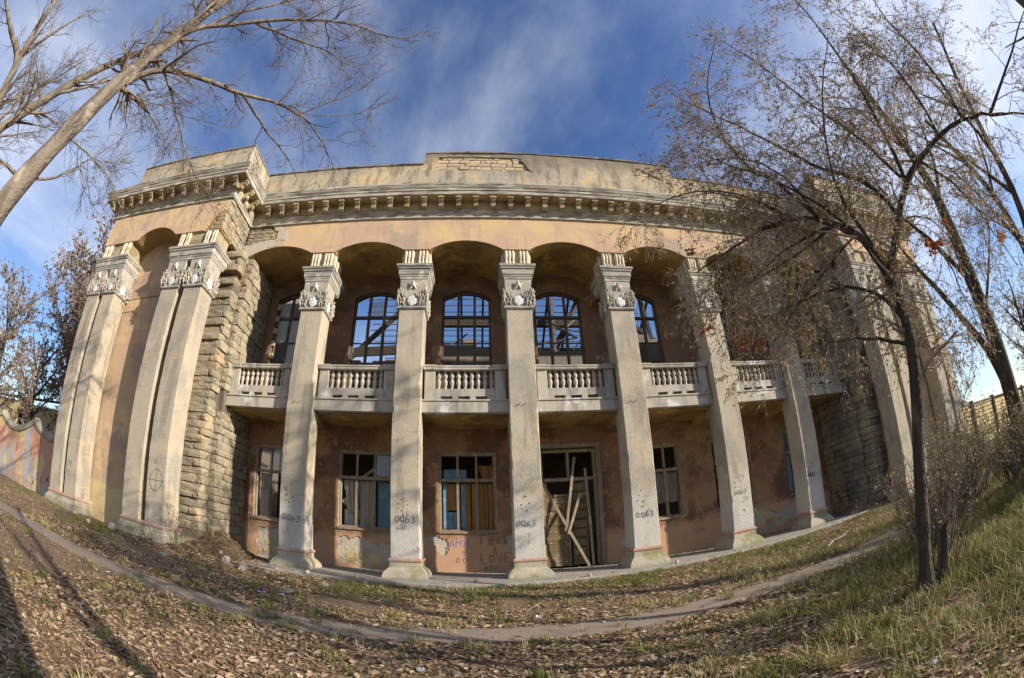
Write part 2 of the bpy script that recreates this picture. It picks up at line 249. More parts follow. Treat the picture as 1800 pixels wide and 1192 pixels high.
m_fence = mat('fence_plaster', (.50,.26,.17), [dict(scale=.5,lo=.48,hi=.56,col=(.36,.35,.33),amt=.9,stretch=(1.6,1,.5)), dict(scale=.8,lo=.54,hi=.62,col=(.56,.43,.22),amt=.9,off=2), dict(scale=3,lo=.58,hi=.68,col=(.40,.15,.09),amt=.7,stretch=(1,1,.3))], bumps=[(4,.4,.03)])
m_shell = mat('shell_rock', (.50,.40,.22), [dict(scale=3,lo=.5,hi=.65,col=(.38,.29,.16),amt=.7)], bumps=[(12,.8,.03)], var=.18)
m_grey = mat('field_stone', (.27,.245,.21), [dict(scale=5,lo=.5,hi=.65,col=(.25,.22,.19),amt=.7)], bumps=[(12,.7,.03)], var=.15)
m_chalk = mat('plaster_lump', (.38,.33,.255), [dict(scale=6,lo=.5,hi=.65,col=(.46,.40,.32),amt=.7)], bumps=[(15,.7,.03)])
m_trash = mat('white_plastic', (.58,.58,.58), rough=.45)
m_trashb = mat('blue_plastic', (.25,.33,.62), rough=.4)
m_trashg = mat('green_plastic', (.08,.28,.16), rough=.3)
m_cope = mat('coping', (.22,.195,.16), [dict(scale=2,lo=.5,hi=.62,col=(.09,.08,.07),amt=.8), dict(scale=5,lo=.6,hi=.7,col=(.36,.32,.25),amt=.6)], bumps=[(14,.6,.02)])
m_roof = mat('slate_roof', (.14,.12,.11), [dict(scale=2,lo=.5,hi=.6,col=(.22,.19,.16),amt=.7)])
def glass():
    m = bpy.data.materials.new('dusty_glass'); m.use_nodes = True; t = m.node_tree; b = t.nodes['Principled BSDF']
    b.inputs['Base Color'].default_value = (.5,.55,.6,1); b.inputs['Roughness'].default_value = .25
    tr = t.nodes.new('ShaderNodeBsdfTransparent'); ms = t.nodes.new('ShaderNodeMixShader'); ms.inputs[0].default_value = .4
    t.links.new(tr.outputs[0], ms.inputs[1]); t.links.new(b.outputs[0], ms.inputs[2]); t.links.new(ms.outputs[0], t.nodes['Material Output'].inputs[0]); return m
m_glass = glass()

# ------------------------------------------------------------------ ground
def sstep(a, b, x):
    t = min(1, max(0, (x-a)/(b-a))); return t*t*(3-2*t)
def gz(x, y):
    z = -.08 if y > -1 else (-.08-.075*min(1,(-1-y)/5.3) - .10*max(0,min(1,(-6.3-y)/6)))
    z += .78*math.exp(-((x+11.5)/.95)**2-((y-.45)/1.05)**2)
    z += .17*math.exp(-((x+12.6)/2.2)**2-((y+1.6)/1.3)**2) + .2*math.exp(-((x+18.3)/2.2)**2-((y+1.6)/1.5)**2)
    z += .32*sstep(.2,7,x)*sstep(-6.6,-10,y) + .15*sstep(7,15,x)*sstep(-1,-3,y) + .3*math.exp(-((x-11.6)/1.3)**2-((y-.3)/1.3)**2)
    off = abs(y+6.3)
    z += .035*fbm(x*.7,y*.7)*min(1,off/1.2) + .02*fbm(x*2.5+9,y*2.5)*min(1,off/1.)
    return z
def axis(lo, hi, n0, n1, step):
    core = np.arange(lo, hi+1e-6, step); g = np.geomspace(.4, 500, 26)
    return np.concatenate([lo-g[::-1], core, hi+g])
gx, gy = axis(-32,24,0,0,.2), axis(-16,3,0,0,.2)
GV = np.array([(x, y, gz(x,y) if (-60 < x < 60 and -40 < y < 40) else -.3) for y in gy for x in gx])
nx_, ny_ = len(gx), len(gy)
ii, jj = np.meshgrid(np.arange(nx_-1), np.arange(ny_-1)); a = (jj*nx_+ii).ravel()
ground = new_obj('ground', np_mesh('ground', GV, np.stack([a,a+1,a+1+nx_,a+nx_],1), m_ground, True)); tag(ground, None, kind='structure')
# trodden path
mb = MB(); rows = []
PW = {}
for i, x in enumerate(np.arange(-46, 10, .35)):
    yc = -6.30+.10*math.sin(x*.35)+.05*math.sin(x*1.3); w = .41+.07*fbm(x*.9,3)
    PW[i] = (yc, w)
    rows.append([(x, yc-w+.05*fbm(x*3,8), gz(x,yc-w)+.004), (x, yc-w*.5, gz(x,yc-w*.5)-.006+.012), (x, yc, gz(x,yc)+.006), (x, yc+w*.5, gz(x,yc+w*.5)+.006), (x, yc+w+.05*fbm(x*3,18), gz(x,yc+w)+.004)])
mb.loft(rows, close=False); path = mb.build('path', m_path, smooth=True); tag(path, None, kind='structure')
def on_path(x, y): return abs(y-(-6.30+.10*math.sin(x*.35)+.05*math.sin(x*1.3))) < .46
# pavement along the colonnade
mb = MB(); top, bot = [], []
xs = np.arange(-9.9, 12.01, .4)
for x in xs: top.append((x, -1.02-.05*fbm(x*1.1,5)-.35*math.exp(-((x+3.5)/2.3)**2)))
mb.loft([[(x,2.35,-.4),(x,y,-.4),(x,y,0),(x,2.35,0)] for x,y in top])
pave = mb.build('pavement', m_pave, bevel=.02); tag(pave, None, kind='structure')

# ------------------------------------------------------------------ the palace
PAL = empty('ruined_palace'); tag(PAL, 'ruined two-storey palace with tall square columns, arched loggia and balcony balustrades', 'building')
XC = [-8.5,-5.1,-1.7,1.7,5.1,8.5]; HW = .41; YW = 2.25
Z_AR, Z_CR, Z_COR = 10.44, 10.81, 11.88

def arch_z(x, c, h, zs=Z_AR, zc=Z_CR):
    t = (x-c)/h
    if abs(t) >= 1: return zs
    r = zc-zs; R = (h*h+r*r)/(2*r); return zc-R+math.sqrt(R*R-(x-c)**2)
BAYS = [(-10.28,1.33)]+[(x,1.25) for x in (-6.8,-3.4,0,3.4,6.8)]+[(10.28,1.33)]
def loggia_arch(x):
    for c, h in BAYS:
        if abs(x-c) < h: return arch_z(x,c,h)
    return Z_AR

def skin(name, mat_, parent, P, nu, nv, keep, nrm, thick):
    """plaster coat: P(u,v)->front point, keep(u,v)->bool, cells nu x nv; edges of the coat have depth"""
    mb = MB(); idx = {}; K = [[keep((i+.5)/nu,(j+.5)/nv) for j in range(nv)] for i in range(nu)]
    def vid(i, j, b):
        k = (i,j,b)
        if k not in idx:
            p = Vector(P(i/nu,j/nv))
            edge = any(0<=a<nu and 0<=c<nv and not K[a][c] for a in (i-1,i) for c in (j-1,j))
            if edge:
                q = Vector((fbm(p.x*7,p.y*7,p.z*7),0,fbm(p.x*7+20,p.y*7,p.z*7)))*.022
                if abs(nrm[0]) > .5: q = Vector((0,q.x,q.z))
                p = p+q
            if b: p = p-Vector(nrm)*thick
            idx[k] = len(mb.v); mb.v.append(tuple(p))
        return idx[k]
    for i in range(nu):
        for j in range(nv):
            if not K[i][j]: continue
            mb.f.append((vid(i,j,0),vid(i+1,j,0),vid(i+1,j+1,0),vid(i,j+1,0)))
            for (a,c),(p,q) in (((i-1,j),((i,j+1),(i,j))),((i+1,j),((i+1,j),(i+1,j+1))),((i,j-1),((i,j),(i+1,j))),((i,j+1),((i+1,j+1),(i,j+1)))):
                if not (0<=a<nu and 0<=c<nv) or not K[a][c]:
                    mb.f.append((vid(*p,0),vid(*p,1),vid(*q,1),vid(*q,0)))
    return mb.build(name, mat_, parent)

# rough stone meshes, shared
def stone_mesh(name, m, seed, j=.07, bev=.10):
    r = random.Random(seed); mb = MB(); N = 3; vs = {}
    def vid(p):
        if p not in vs:
            x, y, z = (c/(N-1)-.5 if 0 else (-.5,0,.5)[c] for c in p)
            k = sum(1 for c in p if c != 1); f = 1-(bev if k == 3 else bev*.45 if k == 2 else 0)
            vs[p] = len(mb.v); mb.v.append((x*f+r.uniform(-j,j)*.6, y*f+r.uniform(-j,j)*.6, z*f+r.uniform(-j,j)*.8))
        return vs[p]
    for ax in range(3):
        for sd in (0,2):
            for u in (0,1):
                for w in (0,1):
                    q = []
                    for du, dw in ((0,0),(1,0),(1,1),(0,1)):
                        c = [0,0,0]; c[ax] = sd; c[(ax+1)%3] = u+du; c[(ax+2)%3] = w+dw; q.append(vid(tuple(c)))
                    mb.f.append(tuple(q if sd else q[::-1]))
    return mb.mesh(name, m)
STONES = [stone_mesh('stone', m_stone, i, .065, .10) for i in range(12)]
BRICKS = [stone_mesh('brick', m_brick, 20+i, .03, .05) for i in range(4)]
SHELLS = [stone_mesh('stone', m_shell, 40+i, .05, .09) for i in range(5)]
def block(name, meshes, x0, x1, y0, y1, z0, z1, parent, gap=.012):
    o = new_obj(name, rnd.choice(meshes), parent, ((x0+x1)/2,(y0+y1)/2,(z0+z1)/2)); o.scale = (x1-x0-gap, y1-y0-gap, z1-z0-gap); return o

# --- upper wall (frieze over the arches) with vaults
mb = MB()
edges = [-12.0]+XC+[12.0]
for (c,h), xl, xr in zip(BAYS, edges[:-1], edges[1:]):
    arc = [(c+h*math.cos(math.pi-math.pi*0) ,Z_AR)]
    pts = [(c-h+2*h*i/20, arch_z(c-h+2*h*i/20,c,h)) for i in range(21)]
    mb.prism([(xl,12.3),(xl,Z_AR)]+[(x,z) for x,z in pts]+[(xr,Z_AR),(xr,12.3)], .055, YW+.25)
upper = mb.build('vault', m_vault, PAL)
core = MB().box(-12,12,.05,.053,10.95,12.25).build('wall_core', m_mortar, PAL)
def fpatch(x, z):   # plaster gone beside the wing
    e = .22*fbm(x*1.1,z*1.1,4)
    return x < -10.75+.9*(11.6-z)*.25+e and z > 10.98+.24*(x+11.9)*.5+e*.4
def frieze_keep(u, v):
    x = -11.99+23.98*u; lo = loggia_arch(x); z = lo+(Z_COR+.02-lo)*v
    return not fpatch(x,z)
fr = skin('frieze_plaster', m_frieze, PAL, lambda u,v: (-11.99+23.98*u, 0.0, loggia_arch(-11.99+23.98*u)+(Z_COR+.02-loggia_arch(-11.99+23.98*u))*v), 480, 30, frieze_keep, (0,-1,0), .05)
ux = empty('exposed_masonry', (0,0,0), PAL); tag(ux, 'patch of bare stones where the frieze plaster has fallen')
z = 10.86
while z < 11.86:
    h = rnd.uniform(.15,.2); x = -11.98+rnd.uniform(-.2,0)
    while x < -9.9:
        w = rnd.uniform(.26,.5)
        if fpatch(x+w*.35, z+h/2) and z+h < 11.9: block('stone', STONES, max(x,-11.98), x+w, .012, .30, z, z+h, ux)
        x += w
    z += h
# grey render round the hole
skin('grey_render', m_mortarlt, PAL, lambda u,v: (-11.99+2.3*u, -.012, loggia_arch(-11.99+2.3*u)+(12-loggia_arch(-11.99+2.3*u))*v), 60, 32,
     lambda u,v: (lambda x,z: (not fpatch(x,z)) and (fpatch(x-.38-.15*fbm(x*2,z*2),z+.06) or fpatch(x-.2,z+.32) or (x < -10.9 and z < 11.25)))(-11.99+2.3*u, loggia_arch(-11.99+2.3*u)+(12-loggia_arch(-11.99+2.3*u))*v), (0,-1,0), .012)

# --- cornice with modillion brackets
PATH = [(-18.8,4),(-18.8,-1.87),(-12.0,-1.87),(-12.0,0),(12.0,0),(12.0,-1.87),(18.8,-1.87),(18.8,4)]
def offset(path, o):
    n = []
    for (x0,y0),(x1,y1) in zip(path[:-1],path[1:]):
        L_ = math.hypot(x1-x0,y1-y0); n.append(((y1-y0)/L_, -(x1-x0)/L_))
    res = []
    for i,(x,y) in enumerate(path):
        a_ = n[max(0,i-1)]; b_ = n[min(len(n)-1,i)]; d = 1+a_[0]*b_[0]+a_[1]*b_[1]
        res.append((x+o*(a_[0]+b_[0])/d, y+o*(a_[1]+b_[1])/d))
    return res
def sweep(prof, path):
    """profile swept along path, subdivided so that edges can be slightly worn"""
    mb = MB(); cols = []
    for o, z in prof:
        p = offset(path, o); fine = []
        for (x0,y0),(x1,y1) in zip(p[:-1],p[1:]):
            n = max(1,int(math.hypot(x1-x0,y1-y0)/.3))
            fine += [(x0+(x1-x0)*k/n, y0+(y1-y0)*k/n) for k in range(n)]
        cols.append([(x,y,z) for x,y in fine+[p[-1]]])
    m = min(len(c) for c in cols)
    # use same subdivision count: rebuild with counts of the base path
    cnt = [max(1,int(math.hypot(x1-x0,y1-y0)/.3)) for (x0,y0),(x1,y1) in zip(path[:-1],path[1:])]
    rings = []
    for o, z in prof:
        p = offset(path, o); r = []
        for ((x0,y0),(x1,y1)),n in zip(zip(p[:-1],p[1:]),cnt):
            for k in range(n):
                x, y = x0+(x1-x0)*k/n, y0+(y1-y0)*k/n; w = .012*fbm(x*2.2+o*9,y*2.2,z*3) if k else 0
                r.append((x, y+w, z+w))
        r.append((*p[-1],z)); rings.append(r)
    mb.loft(rings, close=False); return mb
prof = [(-.02,11.80),(.07,11.80),(.07,11.88),(.10,11.92),(.10,11.97),(.16,12.03),(.16,12.10),(.17,12.44),(.58,12.45),(.58,12.47),(.60,12.47),(.61,12.60),(.64,12.62),(.645,12.68),(.69,12.74),(.72,12.82),(.735,12.84),(.735,12.90),(-.02,12.97)]
corn = sweep(prof, PATH).build('cornice', m_cornice, PAL)
sof = sweep([(.175,12.10),(.175,12.436),(.575,12.444)], PATH).build('cornice_soffit', m_bracket, PAL)
# bracket: S-shaped console (local: origin on wall plane at centre, y negative outwards)
bk = MB(); S = [(.0,0),(.14,0),(.19,.03),(.20,.09),(.22,.15),(.30,.19),(.34,.24),(.34,.27),(0,.27)]
for x0,x1 in ((-.085,.085),): bk.loft([[(x,-o-.17,12.08+z) for o,z in S] for x in (x0,x1)])
bk.box(-.11,.11,-.55,-.17,12.352,12.435)
BR = bk.mesh('bracket', m_bracket)
def brackets(x0, x1, y, rot=0):
    n = round(abs(x1-x0)/.62); 
    for k in range(n):
        t = x0+(x1-x0)*(k+.5)/n
        o = new_obj('bracket', BR, corn); 
        if rot == 0: o.location = (t,y,0)
        else: o.location = (y,t,0); o.rotation_euler = (0,0,rot)
brackets(-11.45, 11.45, 0); brackets(-19.25,-11.55,-1.87); brackets(11.55,19.25,-1.87)
brackets(-2.3,-.55,-12.0,math.pi/2); brackets(-2.3,-.55,12.0,-math.pi/2)

# --- parapet
par = empty('parapet', (0,0,0), PAL)
ZP, ZR, XR = 14.72, 15.38, 5.18
def ptop(x): return (ZR if abs(x) < XR else ZP)+.03*fbm(x*1.7,2)-.02
for bx in ((-12,-XR,.085,.45,12.9,ZP-.08),(XR,12,.085,.45,12.9,ZP-.08),(-XR,XR,.086,.45,12.9,ZR-.08)): MB().box(*bx).build('parapet_core', m_mortarp, par)
def phole(x, z):
    e = .06*fbm(x*3,z*3,1)
    a_ = -4.62+e < x < -1.1-.55*(z-14.6)+e and 14.30+e+.05*fbm(x*2,7) < z < 15.10+e*.3
    b_ = 3.55+e < x < 4.55 and 14.45+e < z < 15.02-.45*(x-3.5)+e
    c_ = (abs(x+5.05) < .22 and abs(z-13.55+.25*abs(x+5.05)) < .07) or (abs(x+5.75) < .16 and abs(z-13.6) < .07)
    return a_ or b_ or c_
def pk(u,v):
    x = -11.99+23.98*u; t = ptop(x); return not phole(x, 12.93+(t-12.93)*v)
skin('parapet_plaster', m_parapet, par, lambda u,v: (-11.99+23.98*u, 0.015, 12.93+(ptop(-11.99+23.98*u)-12.93)*v), 420, 38, pk, (0,-1,0), .10)
z = 14.22; row = 0
while z < 15.12:
    h = .185; x = -4.9+.2*(row%2)
    while x < 4.9:
        w = rnd.choice((.42,.42,.22,.5))
        if phole(x+w/2, z+h/2): block('brick', BRICKS, x, x+w, .052+rnd.uniform(-.015,.02), .2, z, z+h, par, .022)
        x += w
    z += h; row += 1
for x0, x1, zt in ((-12,-XR,ZP),(-XR,XR,ZR),(XR,12,ZP)):
    x = x0
    while x < x1-.05:
        w = min(rnd.uniform(.5,1.3), x1-x); MB().box(x+.006, x+w-.004, -.03+rnd.uniform(-.02,.02), .5, zt-.05+rnd.uniform(-.012,.012), zt+.015+rnd.uniform(-.03,.03)).build('coping_slab', m_cope, par); x += w

# --- columns
ARM = {}
def lobes(sd):   # acanthus relief of one half of a capital face, local: x across, y = -out, z up
    r = random.Random(5+sd); mb = MB()
    def lobe(cx, cz, L_, w, ang, out):
        dx, dz = math.sin(ang), math.cos(ang); pts, rad = [], []
        for k in range(4):
            t = k/3; pts.append((cx+dx*L_*t, -out-.035*math.sin(t*2.6)-.03*t, cz+dz*L_*t)); rad.append(w*(.55,1,.85,.25)[k])
        mb.tube(pts, rad, 6)
    for row, (z0, n, L_) in enumerate(((8.23,4,.17),(8.35,4,.17),(8.47,5,.17),(8.60,4,.18))):
        for k in range(n):
            t = k/(n-1); x = sd*(.14+.29*t); lim = .14+.33*abs((z0-8.52)/.45)*.6
            if abs(x) < lim*.85+.05*(row == 2): x = sd*(lim+.03)
            lobe(x, z0+r.uniform(-.02,.02), L_*r.uniform(.85,1.15), .026, sd*r.uniform(-.1,.75)*(.3+t), .012+.03*r.random())
    for k in range(5): lobe(sd*(.385+.015*k), 8.74-.10*k, .14, .036, sd*(.25+.12*k), .02)
    return mb
star = MB(); c = (0,-.115,8.99); n0 = len(star.v); star.v.append(c)
for k in range(10):
    a_ = math.pi/2+k*math.pi/5; rr = .20 if k%2 == 0 else .08; star.v.append((rr*math.cos(a_), -.03, 8.99+rr*math.sin(a_)))
star.f += [(0,1+(k+1)%10,1+k) for k in range(10)]
emb = MB()
emb.loft([[(r*math.cos(t)*1.0, -d, 8.42+r*1.12*math.sin(t)+.02*math.sin(5*t+r*9)) for t in [i*2*math.pi/14 for i in range(14)]] for r,d in ((.165,.0),(.165,.022),(.14,.04),(.08,.05),(.015,.052))])
CM = {
 'base': MB().sqstack([(.215,-.12),(.215,.05),(.19,.13),(.14,.20),(.085,.255),(.055,.285),(.03,.30),(.02,.455)], HW, 0, .8).mesh('base', m_base),
 'band': MB().sqstack([(.02,.452),(.045,.47),(.055,.50),(.045,.54),(.02,.56),(-.05,.565)], HW, 0, .8).mesh('band', m_band),
 'shaft': MB().sqstack([(0,.55),(.004,1.3),(-.004,1.32),(-.002,2.52),(.006,2.53),(.004,2.9),(-.003,5),(0,8.14)], HW, 0, .8).mesh('shaft', m_col),
 'ring': MB().sqstack([(.0,8.10),(.05,8.13),(.064,8.15),(.064,8.19),(.03,8.22),(-.02,8.23)], HW, 0, .8).mesh('ring', m_abac),
 'capital': MB().sqstack([(-.01,8.2),(-.012,8.5),(.0,8.8),(.02,9.0),(.025,9.2),(.0,9.25)], HW, 0, .8).mesh('capital', m_cap),
 'abacus': MB().sqstack([(-.02,9.18),(.045,9.22),(.05,9.30),(.065,9.30),(.075,9.36),(.10,9.38),(.105,9.56),(.14,9.58),(.16,9.65),(.185,9.66),(.19,9.74),(.0,9.76)], HW, 0, 1.15).mesh('abacus', m_abac),
 'frieze_block': MB().sqstack([(-.02,9.74),(-.02,10.40),(.03,10.41),(.04,10.47),(-.05,10.475)], .45, .06, 1.1).mesh('frieze_block', m_bracket),
 'beam': MB().box(-.40,.40,1.0,2.3,9.45,10.46).mesh('beam', m_vault),
 'leaf_scroll_l': lobes(-1).mesh('leaf_scroll', m_cap, True), 'leaf_scroll_r': lobes(1).mesh('leaf_scroll', m_cap, True),
 'star': star.mesh('star', mat('star_stone', (.60,.54,.44), bumps=[(20,.3,.01)])), 'emblem': emb.mesh('emblem', m_white),
}
fl = MB()   # one fluted bulging bar of the frieze block
fl.lathe([(.03,9.78),(.055,9.80),(.062,9.88),(.048,9.97),(.042,10.02),(.06,10.10),(.07,10.22),(.06,10.32),(.045,10.38)], 8)
FL = fl.mesh('fluted_bar', mat('flute_plaster', (.56,.48,.36), [dict(scale=3,lo=.5,hi=.62,col=(.40,.30,.16),amt=.7), dict(scale=5,lo=.58,hi=.68,col=(.62,.6,.55),amt=.7,off=2)], bumps=[(20,.3,.008)]), True)
def shaft_mesh(seed, m=None):
    r = random.Random(seed); mb = MB(); rings = []; z = .55
    chips = [(r.uniform(.7,7.8), r.randrange(4), r.uniform(.012,.04), r.uniform(.08,.3)) for _ in range(14)]
    zs = list(np.arange(.55,8.141,.11)); joints = [1.30+r.uniform(-.1,.1), 2.5+r.uniform(-.1,.1), 5.1+r.uniform(-.5,.5)]
    for z in zs:
        ring = []; e = sum((.004 if i%2 else -.004) for i,j in enumerate(joints) if z > j)
        for k,(sx,sy) in enumerate(((-1,0),(1,0),(1,1),(-1,1))):
            c = .014+.006*fbm(z*4,k*7+seed)+sum(d*max(0,1-abs(z-cz)/h) for cz,ck,d,h in chips if ck == k)
            x, y = sx*(HW+e), (-e if sy == 0 else .8+e); n = .006*fbm(z*1.3,seed+k*3)
            ix, iy = -sx, (1 if sy == 0 else -1)
            a_ = (x+n, y+iy*c+n, z); b_ = (x+ix*c+n, y+n, z)
            ring += [a_, b_] if k in (0,2) else [b_, a_]
        rings.append(ring)
    mb.loft(rings); return mb.mesh('shaft', m or m_col)
SHAFTS = [shaft_mesh(100+i) for i in range(6)]; PSHAFTS = [shaft_mesh(120+i, m_pier) for i in range(4)]
def sub(name, key, parent, loc=(0,0,0), rot=0, pool=None):
    o = new_obj(name, rnd.choice(pool or SHAFTS) if key == 'shaft' else CM[key], parent, loc); o.rotation_euler = (0,0,rot); return o
def ornament(parent, dx=0, dy=0):
    for k in ('leaf_scroll_l','leaf_scroll_r'): sub('leaf_scroll', k, parent, (dx,dy,0))
    sub('star','star',parent,(dx,dy,0)); sub('emblem','emblem',parent,(dx,dy,0))
    for s in (-1,1):     # the two side faces
        r = s*math.pi/2; off = (dx+s*HW, dy+.40, 0)
        for k in ('leaf_scroll_l','leaf_scroll_r'): sub('leaf_scroll', k, parent, off, r)
        sub('emblem','emblem',parent,off,r)
# graffiti strokes ----------------------------------------------------
def arc(cx, cy, rx, ry, a0=0, a1=360, n=14): return [(cx+rx*math.cos(RAD(a0+(a1-a0)*i/n)), cy+ry*math.sin(RAD(a0+(a1-a0)*i/n))) for i in range(n+1)]
GL = {'O':[arc(.3,.5,.28,.45)], 'Q':[arc(.3,.5,.28,.45),[(.35,.25),(.68,-.15)]], '6':[arc(.3,.28,.25,.26)+[],[(.06,.35),(.12,.75),(.42,1)]], '3':[arc(.25,.74,.25,.24,150,-80)+arc(.25,.26,.28,.27,80,-150)],
 'A':[[(0,0),(.28,1),(.55,0)],[(.1,.4),(.45,.4)]], 'N':[[(0,0),(0,1)],[(.5,0),(.5,1)],[(0,.5),(.5,.5)]], 'Y':[[(.5,0),(.5,1),(.15,.95),(.02,.72),(.15,.5),(.5,.48)],[(.25,.48),(0,0)]],
 'G':[[(.1,0),(.12,1),(.6,.95)],[(-.1,.9),(.1,1)]], 'a':[arc(.22,.32,.2,.28)+[],[(.42,.62),(.44,.05),(.55,0)]], 'l':[[(0,.1),(.12,.05),(.22,.6),(.4,.6),(.42,0)]], 'y':[[(.4,.0),(.4,.6),(.1,.58),(.05,.38),(.38,.32)],[(.2,.32),(0,0)]],
 '&':[arc(.2,.7,.14,.2)+[],arc(.2,.25,.2,.25,60,380)], 'L':[[(0,1),(.02,0),(.5,.05)]], 'o':[arc(.25,.5,.24,.45)], 'V':[[(0,1),(.28,0),(.55,1)]], 'E':[[(.5,1),(0,.98),(0,0),(.5,.02)],[(0,.5),(.4,.5)]],
 't':[[(0,.6),(.05,0)],[(0,.55),(.15,.62),(.18,0)],[(.18,.55),(.35,.6),(.36,0)]], 'u':[[(0,.6),(.02,.1),(.2,0),(.35,.2),(.36,.6)],[(.36,.3),(.4,0)]], 'F':[[(0,0),(0,1),(.5,.98)],[(0,.55),(.4,.55)]], 'I':[[(.1,0),(.1,1)]],
 '#':[arc(.5,.5,.45,.55),[(.5,-.2),(.5,1.2)],[(-.1,.5),(1.1,.5)]], '~':[[(.1,.1),(0,.5),(.15,.9),(.6,1),(.7,.7),(.45,.55),(.7,.4),(.6,0),(.2,-.05),(.1,.1)]], '9':[arc(.25,.7,.2,.25),[(.44,.7),(.4,.3),(.2,0)]]}
TOPP = []
def graffiti(text, x, z, h, parent, m, y=-.006, w=.016, adv=.78, slant=0.06, dz=0.0, seed=1):
    r = random.Random(seed); cx = x; res = empty('graffiti', (0,0,0), parent) if parent in TOPP else parent
    for ch in text:
        if ch == ' ': cx += .5*h; continue
        mb = MB(); jz = r.uniform(-.06,.06)*h; sc = h*r.uniform(.9,1.12)
        for st in GL[ch]:
            pts = [Vector((cx+(px+slant*py)*sc+r.uniform(-.01,.01)*h, 0, z+jz+py*sc+r.uniform(-.01,.01)*h)) for px,py in st]
            L_, R_ = [], []
            for i,p in enumerate(pts):
                t = (pts[min(i+1,len(pts)-1)]-pts[max(i-1,0)]).normalized(); n = Vector((-t.z,0,t.x))*w*.5*r.uniform(.75,1.2)
                L_.append((p.x+n.x,y,p.z+n.z)); R_.append((p.x-n.x,y,p.z-n.z))
            b = len(mb.v); k = len(pts); mb.v += L_+R_
            mb.f += [(b+i,b+i+1,b+k+i+1,b+k+i) for i in range(k-1)]
        last = mb.build('letter', m, res); cx += adv*sc; z += dz*h
    return last
for i, x in enumerate(XC):
    cl = empty('column', (x,0,0), PAL)
    for k in ('base','band','shaft','ring','capital','abacus','frieze_block','beam'): sub(k,k,cl)
    ornament(cl)
    for px in (-.355,-.24,-.125,.125,.24,.355): new_obj('fluted_bar', FL, cl, (px,.04,0))
    for dy in (.25,.55,.85):
        for s in (-1,1): new_obj('fluted_bar', FL, cl, (s*.44,dy,0))
    graffiti('OQ63', -.30+.05*math.sin(i*2.1), 1.40+.14*math.sin(i*1.7)+.06*i, (.17,.185,.16,.15,.13,.12)[i], cl, m_inkk if i%2 else m_inkg, seed=i*7+2, adv=(.86,.8,.84,.95,.9,.85)[i], w=(.03,.022,.026,.018,.02,.026)[i], slant=(.1,-.05,.15,.0,.1,.2)[i], dz=(-.06,0,-.05,.05,.04,-.03)[i])
    hl = MB()
    for k in range(3):
        gtx = rnd.choice(('~','39','&','LE','AN','9','uo','a')); graffiti(gtx, rnd.uniform(-.33,.1), rnd.uniform(.75,2.35), rnd.uniform(.10,.2), cl, rnd.choice((m_inkg,m_inkg,m_inkv,m_inkb)), seed=rnd.randrange(99), w=rnd.uniform(.008,.016), slant=rnd.uniform(-.2,.3))
    for k in range(5):
        hx, hz, r_ = -.2+.13*(k%3)+rnd.uniform(-.03,.03), 1.95+.17*(k//2)+rnd.uniform(-.04,.04), rnd.uniform(.014,.022)
        hl = MB(); hl.v += [(hx+r_*math.cos(t),-.005,hz+r_*math.sin(t)) for t in [j*math.pi/4 for j in range(8)]]; hl.f.append(tuple(range(8))); hl.build('bolt_hole', m_hole, cl)
    if i in (0,2,3): 
        for hx in (-.15,.02): MB().tube([(hx,-.0,5.0),(hx,-.05,5.0),(hx+.05,-.06,5.03)],[.012]*3,5).build('iron_hook', m_iron, cl)

# --- balcony slab and balustrades
YB = .30
sb = MB()
sb.loft([[(x,YB,4.86),(x,YB,5.20),(x,YB-.035,5.21),(x,YB-.035,5.255),(x,YB+.02,5.262),(x,YB+1.98,5.262),(x,YB+1.98,4.98),(x,YB+.25,4.86)] for x in np.arange(-11.42,11.43,.571)])
slab = sb.build('balcony_slab', m_balc, PAL)
und = MB().box(-11.4,11.4,.6,2.24,4.80,4.855)
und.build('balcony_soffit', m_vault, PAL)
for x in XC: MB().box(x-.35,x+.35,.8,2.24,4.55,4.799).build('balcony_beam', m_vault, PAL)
BAL = MB().lathe([(.062,5.60),(.062,5.63),(.038,5.65),(.045,5.70),(.066,5.78),(.072,5.83),(.058,5.895),(.034,5.93),(.034,5.945),(.066,5.985),(.072,6.02),(.05,6.09),(.032,6.14),(.05,6.165),(.052,6.19)], 12).mesh('baluster', m_balu, True)
BB = [(-11.38,-8.97)]+[(XC[i]+.47,XC[i+1]-.47) for i in range(5)]+[(8.97,11.38)]
